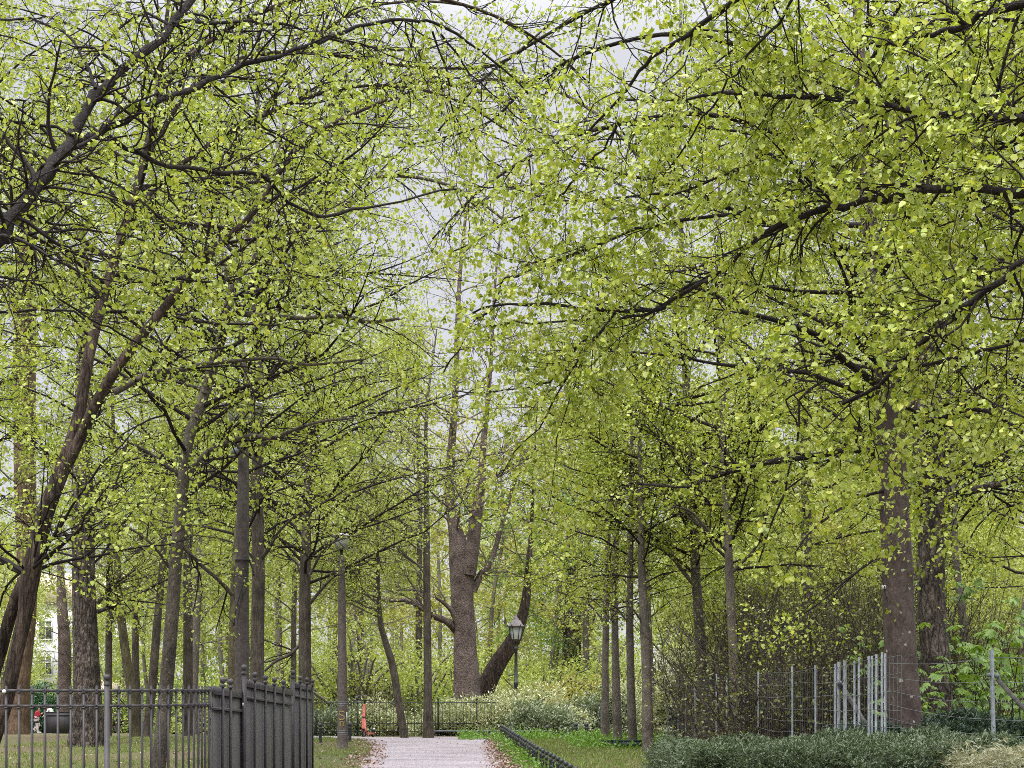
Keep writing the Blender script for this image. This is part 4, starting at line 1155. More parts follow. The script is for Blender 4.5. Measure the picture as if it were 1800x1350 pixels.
# ------------------------------------------------------------------ trees with traced trunks
def tree(name, label, spec, widths, top, bark, leaf, z0, L, n, per2=2.2, per3=3.2, lsize=.06, lper=7, cat='tree', fine=False, S=18, rough=.03, flare=.25, ridge=0, group=None, limbs=(), twig='twig', limb_bark=None, seed=None, stems=(), **kw):
    base = P(*spec[0])
    # run the trunk down into the ground below its first traced point
    zg = float(gz(base[0], base[1]))
    spec = list(spec); widths = list(widths)
    if base[2] > zg:
        dx = spec[0][0] - spec[1][0]; dy = spec[0][1] - spec[1][1]
        pyg = HY - (zg - .25 - EYE) / spec[0][2] * F
        spec.insert(0, (spec[0][0] + dx / max(dy, 1) * (pyg - spec[0][1]) * .8, pyg, spec[0][2])); widths.insert(0, widths[0] * 1.08)
    b0 = P(*spec[0])
    T = Tree(name, label, cat, (b0[0], b0[1], float(gz(b0[0], b0[1]))), bark, leaf, twig, group)
    c, r = trunk_from(spec, widths, 46, top)
    seed = seed or len(label)
    trunk_mesh(T.trunk, c, r, S, rough, flare, seed, ridge)
    if n: auto_crown(T, c, r, z0, L, n, per2, per3, lsize, lper, fine, **kw)
    for sp, ws, ton in stems:
        cs, rs = trunk_from(sp, ws, 30, ton)
        mb = MB(); trunk_mesh(mb, cs, rs, 14, rough, 0, seed + 7, ridge)
        T.limbs.append((mb, bark))
        if n: auto_crown(T, cs, rs, z0, L * .8, max(4, n // 2), per2, per3, lsize, lper, fine, **kw)
    for sp, w0, w1 in limbs:
        pts = np.array([P(*q) for q in sp]); m = max(8, len(sp) * 4)
        cc = catmull(pts, m); rr = np.linspace(w0, w1, m) / F * cc[:, 1] / 2
        mb = MB(); pk, rk = knobby(cc, rr, .06); mb.tube(pk, rk, 8); T.limbs.append((mb, limb_bark or bark))
        b1, r1 = grow(cc[None], rr[None], 5.0, .4, 1.9, (30, 70), 6, .03, .16, .4, .1, 1, rf=.5, keep=lambda q: inview(q) & (q[:, 2] > 2.75))
        b2, r2 = grow(b1, r1, per3 + 1.5, .2, .7, (30, 65), 4, .05, .18, .45, .1, 1, rf=.65, keep=inview)
        for b, q, s_ in ((b1, r1, 4), (b2, r2, 3)):
            if len(b): T.tw.add(*tubes(b, q, s_))
        if lper > 0 and len(b2):
            p, dd = on_branches(b2, lper * 1.35, .2, .05); p, dd = tuft(p, dd, 2, .05)
            T.lf.add(*leaves(p, dd, lsize, .5, 1, fine))
    T.finish()
    return T

# --- right row
T14 = tree('linden_tree', 'straight smooth red-brown trunk rising out of the front hedge with pale lichen spots',
     [(1598, 1330, 19), (1586, 1200, 19), (1577, 1000, 19), (1570, 850, 19), (1560, 670, 19), (1546, 560, 19), (1532, 450, 19.1), (1522, 300, 19.2), (1512, 120, 19.3), (1505, -60, 19.4)],
     [62, 56, 52, 50, 42, 34, 30, 26, 20, 15], 15, 'bark_smooth', 'leaf_near', 5.4, 5.2, 34, 2.1, 4.2, .05, 8.5, fine=True, S=26, rough=.012, flare=.1,
     limbs=[([(1558, 690, 19), (1533, 670, 18.9), (1480, 630, 18.7), (1440, 592, 18.5), (1370, 565, 18.2), (1300, 545, 18), (1250, 515, 17.8), (1180, 500, 17.5)], 15, 5),
            ([(1556, 800, 19.1), (1500, 790, 19.2), (1430, 802, 19.3), (1335, 815, 19.4), (1300, 825, 19.4), (1250, 840, 19.5), (1205, 856, 19.6), (1120, 850, 19.8)], 14, 4),
            ([(1550, 600, 19), (1600, 540, 18.7), (1680, 500, 18.4), (1760, 470, 18), (1850, 420, 17.8)], 14, 5),
            ([(1545, 640, 18.9), (1500, 590, 18.4), (1495, 520, 18), (1470, 450, 17.6), (1440, 400, 17.3)], 12, 4),
            ([(1575, 760, 19), (1640, 740, 18.7), (1720, 720, 18.4), (1800, 760, 18), (1850, 800, 17.8)], 10, 4),
            ([(1566, 860, 19), (1500, 880, 18.6), (1420, 940, 18.2), (1380, 1010, 18), (1350, 1080, 17.9)], 6, 2),
            ([(1510, 70, 19.3), (1400, -30, 19.2), (1250, -50, 19), (1100, -10, 18.8), (980, 50, 18.6), (860, 130, 18.4), (770, 230, 18.3)], 12, 3),
            ([(1525, 330, 19.2), (1380, 240, 19), (1230, 200, 18.8), (1080, 220, 18.6), (960, 260, 18.4), (850, 330, 18.3), (760, 420, 18.2)], 11, 3),
            ([(1518, 200, 19.2), (1380, 110, 19.2), (1200, 60, 19.2), (1040, 90, 19.2), (930, 150, 19.3), (850, 220, 19.4), (700, 260, 19.5)], 10, 3),
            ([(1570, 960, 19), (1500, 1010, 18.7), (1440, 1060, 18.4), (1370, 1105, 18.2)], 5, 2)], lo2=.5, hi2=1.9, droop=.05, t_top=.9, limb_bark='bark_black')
pl = P(1554.5, 1032, 18.92)
obj('tree_tag', MB().box(pl, (.066, .012, .046)), M['white'], T14.t)
obj('tag_mark', MB().box(pl + np.array([.0, -.009, .004]), (.012, .006, .018)), M['black'], T14.t)
tree('oak_tree', 'thick deeply furrowed trunk just behind the smooth lichen-spotted trunk',
     [(1648, 1300, 24), (1645, 1180, 24), (1636, 1040, 24), (1640, 920, 24), (1650, 800, 24.2), (1625, 640, 24.3)], [52, 50, 48, 47, 44, 36], 14, 'bark_rough', 'leaf_mid', 5.0, 5.0, 24, 2.2, 3.6, .066, 7,
     ridge=.05, rough=.045, S=30, stems=[([(1640, 930, 24), (1622, 800, 24), (1610, 700, 24.1), (1590, 560, 24.2)], [24, 30, 26, 20], 13)],
     limbs=[([(1655, 900, 24), (1690, 870, 23.8), (1760, 850, 23.5), (1850, 830, 23.2)], 20, 8)])
tree('linden_tree', 'slim leaning tan trunk behind the big-leaved shrub at right',
     [(1712, 1270, 29), (1700, 1150, 29), (1688, 1050, 29), (1680, 980, 29), (1676, 850, 29)], [15, 14, 13, 12, 10], 11, 'bark_young', 'leaf_mid', 5, 3.6, 16, 2.2, 3.2, .07, 6)
tree('linden_tree', 'grey avenue trunk behind the mesh fence left of its twin',
     [(1243, 1300, 36), (1236, 1200, 36), (1226, 1050, 36), (1218, 930, 36), (1212, 800, 36), (1205, 650, 36)], [19, 18, 17, 16, 15, 12], 20, 'bark_young', 'leaf_mid', 5.2, 5.6, 50, 2.3, 3.3, .066, 6.5, fine=True,
     limbs=[([(1206, 520, 36), (1120, 400, 36), (1000, 330, 36), (900, 330, 36), (800, 380, 36)], 8, 3), ([(1205, 420, 36), (1110, 260, 36), (1000, 170, 36), (880, 140, 36), (760, 160, 36), (660, 210, 36)], 8, 3), ([(1221, 1030, 36), (1190, 990, 35.8), (1165, 950, 35.5), (1130, 930, 35)], 8, 3)])
tree('linden_tree', 'grey avenue trunk with pale scar behind the mesh fence right of its twin',
     [(1298, 1300, 32), (1292, 1200, 32), (1284, 1050, 32), (1279, 930, 32), (1274, 800, 32), (1268, 640, 32)], [18, 17, 15, 14, 13, 11], 14, 'bark_young', 'leaf_mid', 5.0, 4.8, 30, 2.2, 3.3, .066, 8, fine=True,
     limbs=[([(1281, 970, 32), (1250, 940, 31.8), (1215, 900, 31.5), (1180, 890, 31)], 9, 3), ([(1283, 1010, 32), (1330, 960, 31.6), (1350, 900, 31.3), (1372, 850, 31)], 6, 2)])
for k, (lab, sp, ws) in enumerate([
    ('slim young trunk nearest the hedge, rightmost of the four on the grass', [(1139, 1322, 35), (1137, 1200, 35), (1133, 1100, 35), (1128, 1000, 35), (1126, 860, 35)], [21, 17, 17, 13, 10]),
    ('slim dark young trunk standing behind the long green board', [(1112, 1304, 38), (1109, 1200, 38), (1107, 1100, 38), (1108, 1000, 38), (1110, 860, 38)], [16, 14, 13, 11, 9]),
    ('slim pale young trunk between the green board and the leftmost slim trunk', [(1086, 1302, 41), (1083, 1200, 41), (1081, 1100, 41), (1082, 1000, 41), (1086, 860, 41)], [16, 14, 12, 11, 9]),
    ('slim young trunk leftmost of the four on the grass', [(1065, 1294, 43), (1064, 1200, 43), (1065, 1100, 43), (1067, 1000, 43), (1072, 880, 43)], [14, 12, 11, 9, 8])]):
    tree('linden_tree', lab, sp, ws, 10.5 + k * .4, 'bark_young', 'leaf_mid', 5.0, 3.2, 24, 2.4, 3.2, .072, 7, fine=False,
         limbs=[([(sp[2][0], sp[2][1], sp[0][2]), (sp[2][0] - 20, sp[2][1] - 28, sp[0][2] - .2), (sp[2][0] - 42, sp[2][1] - 48, sp[0][2] - .4)], 4, 2)], group='slim young trunks on the grass')
tree('linden_tree', 'dark trunk hidden behind the rightmost slim trunk at the far path',
     [(1147, 1287, 48), (1145, 1200, 48), (1140, 1080, 48), (1136, 950, 48)], [12, 10, 10, 8], 11, 'bark_grey', 'leaf_far', 5, 3.6, 18, 2.0, 2.6, .085, 6)

# --- left row
tree('linden_tree', 'leaning furrowed double-stemmed trunk at the left edge in front of the railing line',
     [(-22, 1330, 16), (10, 1232, 16), (27, 1150, 16), (44, 1080, 16), (51, 1030, 16), (65, 960, 16), (82, 895, 16), (100, 850, 16), (118, 800, 16.05), (138, 733, 16.1), (157, 620, 16.2), (182, 520, 16.3), (210, 430, 16.4), (250, 290, 16.6), (275, 170, 16.8)],
     [27, 26, 25, 25, 33, 31, 28, 27, 25, 20, 19, 18, 16, 14, 9], 12, 'bark_lean', 'leaf_left', 6.2, 3.4, 20, 2.0, 3.4, .05, 6.5, fine=True, ridge=.035, S=26, flare=.04,
     stems=[([(112, 830, 16.05), (141, 770, 16), (167, 712, 15.9), (200, 655, 15.8), (240, 602, 15.7), (300, 528, 15.6), (340, 480, 15.5), (385, 430, 15.4), (440, 380, 15.3), (500, 290, 15.3), (560, 230, 15.4), (680, 175, 15.6)], [20, 19, 19, 18, 17, 15, 14, 13, 11, 9, 7, 5], None),
            ([(-75, 1380, 16.2), (-40, 1270, 16.2), (-18, 1210, 16.2), (0, 1150, 16.15), (17, 1085, 16.1), (32, 1040, 16.05), (48, 1005, 16.0)], [23, 22, 21, 21, 21, 20, 16], None)], t_top=.9,
     limbs=[([(262, 215, 16.7), (300, 130, 16.9), (420, 40, 17.2), (560, -10, 17.5), (700, -15, 17.8), (850, 20, 18.2), (960, 80, 18.6), (1040, 150, 19)], 11, 3),
            ([(225, 380, 16.5), (330, 280, 16.7), (450, 210, 17), (560, 165, 17.3), (680, 150, 17.7), (800, 175, 18.2), (900, 235, 18.6)], 10, 3),
            ([(250, 290, 16.6), (360, 130, 16.9), (520, 90, 17.3), (660, 110, 17.6), (780, 120, 18), (880, 110, 18.3), (980, 30, 18.8)], 8, 3)])
tree('linden_tree', 'old broad reddish trunk far left with flared foot behind the leaning stems',
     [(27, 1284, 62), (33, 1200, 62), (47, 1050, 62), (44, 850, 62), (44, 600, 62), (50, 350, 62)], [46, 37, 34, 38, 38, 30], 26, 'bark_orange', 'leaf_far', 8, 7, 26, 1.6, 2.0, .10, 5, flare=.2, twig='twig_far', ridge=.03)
tree('linden_tree', 'dark sturdy trunk standing on the lawn behind the ball-topped railing post',
     [(152, 1312, 39), (152, 1200, 39), (148, 1050, 39), (146, 920, 39), (145, 780, 39), (150, 600, 39)], [46, 41, 39, 38, 33, 26], 15, 'bark_rough', 'leaf_left', 5.6, 5, 30, 2.2, 3.0, .07, 6.5, flare=.45, ridge=.04, S=28,
     limbs=[([(172, 1060, 39), (190, 1035, 38.8), (210, 1020, 38.6), (240, 1000, 38)], 8, 3), ([(172, 1075, 39), (200, 1065, 38.7), (235, 1050, 38.4), (270, 1030, 38), (300, 1015, 37.6)], 8, 3),
            ([(138, 960, 39), (100, 930, 38.6), (60, 940, 38.2)], 10, 4)])
tree('linden_tree', 'slender spotted trunk leaning right, crossing the railing in front of the lawn',
     [(262, 1440, 20), (280, 1330, 20), (297, 1150, 20), (308, 1000, 20), (318, 890, 20), (330, 780, 20), (350, 720, 20.1), (375, 645, 20.2), (398, 560, 20.3), (412, 490, 20.4), (428, 430, 20.6), (470, 330, 21), (500, 220, 21.3)],
     [26, 25, 24, 22, 21, 19, 18, 17, 16, 14, 12, 9, 6], 11, 'bark_spot', 'leaf_left', 4.6, 3.8, 26, 2.1, 3.6, .052, 7, fine=True, rough=.03, flare=.08,
     limbs=[([(335, 760, 20), (360, 725, 20.3), (400, 712, 20.7), (440, 722, 21), (490, 735, 21.2), (540, 720, 21.3)], 5, 2), ([(345, 735, 20), (380, 700, 20.5), (420, 690, 21), (470, 700, 21.3), (520, 690, 21.5)], 5, 2), ([(330, 832, 20), (360, 800, 19.8), (390, 782, 19.6), (440, 766, 19.4), (480, 770, 19.2), (510, 758, 19), (560, 742, 18.8), (620, 735, 18.5)], 12, 4),
            ([(360, 690, 20.1), (372, 640, 20), (388, 590, 19.9), (400, 545, 19.8), (408, 500, 19.7)], 14, 9),
            ([(405, 548, 20.3), (440, 553, 20), (480, 556, 19.7), (530, 559, 19.4), (600, 556, 19), (650, 566, 18.8), (700, 560, 18.5)], 12, 5),
            ([(200, 690, 18.5), (240, 668, 18.6), (270, 655, 18.7), (320, 650, 18.8), (360, 640, 18.9), (420, 634, 19), (480, 630, 19), (540, 641, 19), (640, 632, 19)], 13, 4),
            ([(300, 1000, 20), (270, 960, 19.8), (230, 930, 19.6), (190, 918, 19.4), (140, 914, 19.2)], 6, 3),
            ([(312, 950, 20), (350, 990, 20.1), (385, 1020, 20.3), (408, 1045, 20.6)], 6, 8)])
tree('linden_tree', 'olive mossy trunk close behind the mushroom lamp post',
     [(411, 1330, 24), (411, 1180, 24), (413, 1060, 24), (416, 980, 24), (424, 860, 24.2)], [22, 20, 19, 16, 12], 9.5, 'bark_moss', 'leaf_left', 4.6, 3.4, 16, 2.0, 3.2, .058, 6, fine=True)
tree('linden_tree', 'straight brown trunk just right of the mushroom lamp post',
     [(452, 1300, 28), (452, 1180, 28), (454, 1000, 28), (452, 850, 28), (456, 700, 28), (452, 560, 28), (450, 420, 28), (452, 250, 28)], [24, 23, 22, 20, 17, 15, 12, 8], 19, 'bark_grey', 'leaf_left', 5.2, 5.6, 50, 2.4, 3.8, .052, 4.5, fine=True,
     limbs=[([(450, 330, 28), (560, 200, 28), (680, 150, 28), (800, 150, 28), (920, 200, 28), (1000, 280, 28)], 9, 3), ([(450, 450, 28), (560, 350, 27.8), (680, 310, 27.6), (800, 330, 27.4), (900, 400, 27.2), (960, 480, 27)], 9, 3), ([(450, 220, 28), (540, 80, 28), (660, 10, 28), (820, 10, 28), (940, 70, 28)], 7, 3), ([(458, 985, 28), (475, 960, 27.7), (490, 935, 27.5), (520, 905, 27)], 8, 3), ([(452, 1000, 28), (440, 975, 27.9), (400, 950, 27.6), (340, 940, 27.2)], 6, 2)])
tree('linden_tree', 'grey trunk rising behind the far end of the metal screen',
     [(536, 1310, 38), (536, 1190, 38), (536, 1050, 38), (538, 950, 38), (542, 820, 38), (540, 650, 38)], [24, 22, 20, 18, 15, 12], 22, 'bark_grey', 'leaf_left', 5.2, 6.2, 54, 2.3, 3.4, .062, 5,
     limbs=[([(545, 1010, 37), (570, 965, 36.6), (600, 948, 36.4), (645, 938, 36.2)], 5, 2), ([(530, 1130, 38), (510, 1150, 37.9), (485, 1162, 37.7), (465, 1180, 37.6)], 7, 4), ([(545, 1060, 38), (580, 1020, 37.6), (610, 1000, 37.3), (650, 985, 37)], 6, 2)])
BGL = [
 ('thin upright trunk right behind the dark sturdy trunk', [(190, 1290, 50), (191, 1180, 50), (192, 1030, 50), (194, 900, 50)], [13, 12, 11, 9], 'bark_grey'),
 ('brown trunk curving left, second right of the dark sturdy trunk', [(237, 1296, 47), (231, 1220, 47), (216, 1110, 47), (207, 1020, 47), (202, 880, 47)], [18, 17, 15, 13, 10], 'bark_moss'),
 ('straight grey trunk close right of the brown curving trunk', [(246, 1290, 53), (238, 1150, 53), (243, 1020, 53), (248, 900, 53)], [12, 12, 11, 9], 'bark_grey'),
 ('dark trunk leaning right between the curving trunk and the spotted leaning trunk', [(258, 1295, 46), (268, 1200, 46), (276, 1100, 46), (285, 1000, 46), (292, 880, 46)], [16, 15, 14, 12, 9], 'bark_grey'),
 ('stout weathered trunk behind the low dark screen on the lawn', [(112, 1286, 84), (112, 1230, 84), (114, 1150, 84), (108, 1050, 84)], [26, 24, 22, 17], 'bark_plane'),
 ('pale trunk deep among the shrubs left of the mushroom lamp', [(338, 1250, 62), (342, 1150, 62), (347, 1050, 62), (350, 930, 62)], [18, 16, 14, 10], 'bark_young'),
 ('thin trunk just left of the grey trunk behind the screen end', [(516, 1285, 54), (516, 1180, 54), (517, 1060, 54), (520, 930, 54)], [11, 10, 9, 8], 'bark_grey'),
]
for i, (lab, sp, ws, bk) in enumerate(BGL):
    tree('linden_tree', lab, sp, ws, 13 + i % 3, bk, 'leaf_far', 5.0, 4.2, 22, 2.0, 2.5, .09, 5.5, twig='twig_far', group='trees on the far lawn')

# --- centre
tree('maple_tree', 'thin dark trunk curving left at its top in front of the iron fence',
     [(711, 1297, 46), (700, 1230, 46), (690, 1170, 46), (675, 1120, 46), (668, 1085, 46), (664, 1000, 46)], [13, 13, 13, 11, 9, 6], 12, 'bark_grey', 'leaf_far', 5.0, 4.2, 30, 2.0, 2.7, .085, 6, twig='twig_far', az=(1.9, 4.4))
tree('maple_tree', 'straight bluish trunk beside the path end left of the big plane tree',
     [(753, 1299, 46), (752, 1200, 46), (751, 1100, 46), (750, 980, 46), (750, 860, 46)], [16, 14, 13, 12, 9], 14, 'bark_grey', 'leaf_far', 5.4, 4.2, 34, 2.0, 2.7, .085, 6, twig='twig_far', az=(1.9, 4.4))
tree('plane_tree', 'massive pale plane tree trunk forking high at the end of the path',
     [(822, 1250, 55), (820, 1190, 55), (816, 1110, 55), (812, 1050, 55), (812, 990, 55), (800, 930, 55), (790, 850, 55), (800, 700, 55)], [50, 44, 38, 40, 46, 24, 17, 11], 24, 'bark_plane', 'leaf_yellow', 8.5, 6.5, 34, 1.8, 2.4, .10, 2.6, twig='twig_far', rough=.035, S=26, flare=.03,
     stems=[([(822, 1010, 54.8), (832, 950, 54.7), (838, 900, 54.6), (846, 850, 54.5), (850, 780, 54.5), (862, 650, 54.5)], [30, 24, 20, 15, 11, 7], 22)],
     limbs=[([(803, 1108, 55), (785, 1092, 54.7), (760, 1082, 54.4), (735, 1065, 54), (710, 1055, 53.6), (680, 1056, 53.2), (655, 1048, 53)], 15, 4),
            ([(806, 1100, 54.8), (795, 1075, 54.6), (780, 1060, 54.4), (765, 1050, 54.2)], 12, 4),
            ([(832, 1040, 55), (845, 1010, 55), (862, 990, 55), (880, 930, 55.2), (900, 860, 55.4), (930, 780, 55.8)], 13, 5),
            ([(850, 860, 54.5), (880, 830, 54.4), (930, 800, 54.2), (990, 770, 54)], 6, 3)])
tree('plane_tree', 'heavy dark trunk leaning right behind the old lantern',
     [(838, 1255, 57), (856, 1205, 57), (876, 1165, 57), (902, 1125, 57), (916, 1090, 57), (925, 1050, 57), (929, 1000, 57), (934, 930, 57.2)], [32, 32, 30, 26, 20, 16, 12, 7], 14, 'bark_lean', 'leaf_green', 7, 4.5, 16, 1.7, 2.4, .11, 4.5, twig='twig_far')
tree('chestnut_tree', 'broad dark trunk with fresh green leaves behind the golden shrubs',
     [(1003, 1275, 74), (1004, 1200, 74), (1005, 1130, 74), (1006, 1050, 74), (1004, 950, 74)], [44, 36, 34, 26, 20], 18, 'bark_rough', 'leaf_green', 4.4, 6, 26, 1.8, 2.6, .13, 5, twig='twig_far',
     limbs=[([(1000, 1130, 74), (985, 1095, 73.5), (965, 1075, 73), (948, 1058, 72.6)], 9, 4), ([(1010, 1190, 74), (1026, 1170, 73.6), (1034, 1130, 73.2), (1046, 1080, 73)], 9, 4)])
tree('linden_tree', 'short-looking grey trunk between the lantern and the broad dark trunk',
     [(972, 1255, 80), (971, 1190, 80), (977, 1130, 80), (982, 1050, 80)], [16, 15, 15, 11], 16, 'bark_grey', 'leaf_green', 6, 4, 16, 1.7, 2.2, .12, 4, twig='twig_far')
tree('maple_tree', 'small crooked trunk in the brown brush left of the thin curving trunk',
     [(648, 1230, 66), (650, 1180, 66), (643, 1145, 66), (632, 1120, 66), (625, 1080, 66)], [15, 14, 12, 9, 6], 11, 'bark_young', 'leaf_yellow', 5.2, 3.6, 16, 1.8, 2.4, .11, 4, twig='twig_far')

# --- crowns of trees that stand outside the picture and fill its sides
tree('linden_tree', 'leafy linden left of the frame whose twigs fill the left edge', [(-330, 1380, 24), (-330, 1000, 24), (-320, 600, 24), (-310, 200, 24)], [30, 28, 24, 16], 14, 'bark_grey', 'leaf_left', 4.2, 5.6, 30, 2.2, 3.3, .056, 7, fine=True, az=(-1.1, 1.1))
tree('linden_tree', 'leafy linden right of the frame whose twigs fill the right edge', [(2150, 1400, 15), (2150, 1000, 15), (2140, 500, 15), (2140, 100, 15)], [60, 54, 46, 30], 12, 'bark_grey', 'leaf_near', 3.4, 4.4, 30, 2.2, 4.2, .052, 9, fine=True, az=(2.0, 4.3))
tree('linden_tree', 'rear leafy linden right of the frame behind the furrowed trunk', [(1960, 1320, 30), (1950, 1000, 30), (1945, 600, 30), (1940, 250, 30)], [34, 30, 24, 16], 16, 'bark_grey', 'leaf_mid', 4.0, 6, 34, 2.2, 3.2, .066, 8, fine=True)
tree('linden_tree', 'dense leafy linden deep behind the smooth trunk at right', [(1640, 1290, 46), (1640, 1000, 46), (1642, 700, 46), (1640, 300, 46)], [22, 19, 15, 9], 20, 'bark_grey', 'leaf_mid', 5.5, 6, 46, 2.1, 2.9, .085, 8)
tree('linden_tree', 'dense leafy linden at the far right edge deep behind the chestnut saplings', [(1830, 1290, 38), (1835, 1000, 38), (1830, 700, 38), (1830, 300, 38)], [26, 22, 17, 10], 18, 'bark_grey', 'leaf_mid', 5.0, 6, 46, 2.1, 2.9, .08, 8)
tree('linden_tree', 'tall leafy linden deep behind the leaning spotted trunk', [(330, 1285, 52), (330, 1000, 52), (325, 700, 52), (322, 400, 52)], [17, 15, 12, 8], 22, 'bark_grey', 'leaf_left', 6.5, 6.5, 46, 2.0, 2.7, .09, 7)
tree('linden_tree', 'tall leafy linden deep behind the leaning double trunk at left', [(-70, 1285, 44), (-60, 1000, 44), (-50, 700, 44), (-40, 350, 44)], [20, 17, 14, 9], 20, 'bark_grey', 'leaf_left', 6.0, 6, 46, 2.1, 2.8, .085, 7)
tree('linden_tree', 'airy linden far back between the painted pole and the thin curving trunk', [(632, 1285, 68), (634, 1100, 68), (630, 900, 68), (634, 700, 68)], [12, 11, 9, 6], 20, 'bark_grey', 'leaf_far', 6, 5.5, 44, 2.0, 2.5, .10, 5, twig='twig_far')
tree('linden_tree', 'airy linden far back left of the massive plane tree', [(738, 1285, 72), (736, 1100, 72), (738, 900, 72), (734, 700, 72)], [12, 11, 9, 6], 20, 'bark_grey', 'leaf_far', 7, 5.5, 40, 2.0, 2.5, .10, 4.5, twig='twig_far', az=(1.7, 4.6))
tree('linden_tree', 'airy linden far back right of the heavy leaning trunk', [(1032, 1285, 66), (1030, 1100, 66), (1034, 900, 66), (1030, 700, 66)], [12, 11, 9, 6], 20, 'bark_grey', 'leaf_far', 6, 5, 44, 2.0, 2.5, .10, 5, twig='twig_far')
tree('linden_tree', 'tall leafy linden behind the mesh fence thicket', [(1420, 1290, 42), (1418, 1000, 42), (1416, 700, 42), (1420, 400, 42)], [22, 19, 15, 9], 18, 'bark_grey', 'leaf_mid', 6.5, 5.6, 40, 2.1, 2.9, .08, 7)

#@@SHRUBS
# ------------------------------------------------------------------ hedges and shrubs
def sprays(mb, pos, out, ln, k=6, w=.10):
    """flat feathery needle sprays: k pairs of narrow leaves along a short twig"""
    n = len(pos)
    d = nrm(out + rng.normal(0, .45, (n, 3)))
    s = nrm(np.cross(d, rng.normal(0, .4, (n, 3)) + np.array([0, 0, 1.])))
    L_ = rng.uniform(.6, 1.25, n)[:, None] * ln
    ps, ds, sz = [], [], []
    for i in range(k):
        f = i / k
        for sg in (-1, 1):
            ps.append(pos + d * L_ * f + np.array([0, 0, -1.]) * L_ * .25 * f * f)
            ds.append(d * .8 + s * sg * .75)
            sz.append((L_[:, 0]) * (.62 - .35 * f))
    ps = np.concatenate(ps); ds = nrm(np.concatenate(ds)); sz = np.concatenate(sz)
    ax = ds; side = nrm(np.cross(ax, rng.normal(0, .25, ax.shape) + np.array([0, 0, 1.])))
    z = sz[:, None]
    V = np.stack([ps, ps + (ax * .45 + side * w) * z, ps + ax * z, ps + (ax * .45 - side * w) * z], 1)
    b = np.arange(len(ps))[:, None] * 4
    mb.add(V.reshape(-1, 3), b + np.array([0, 1, 2, 3]))

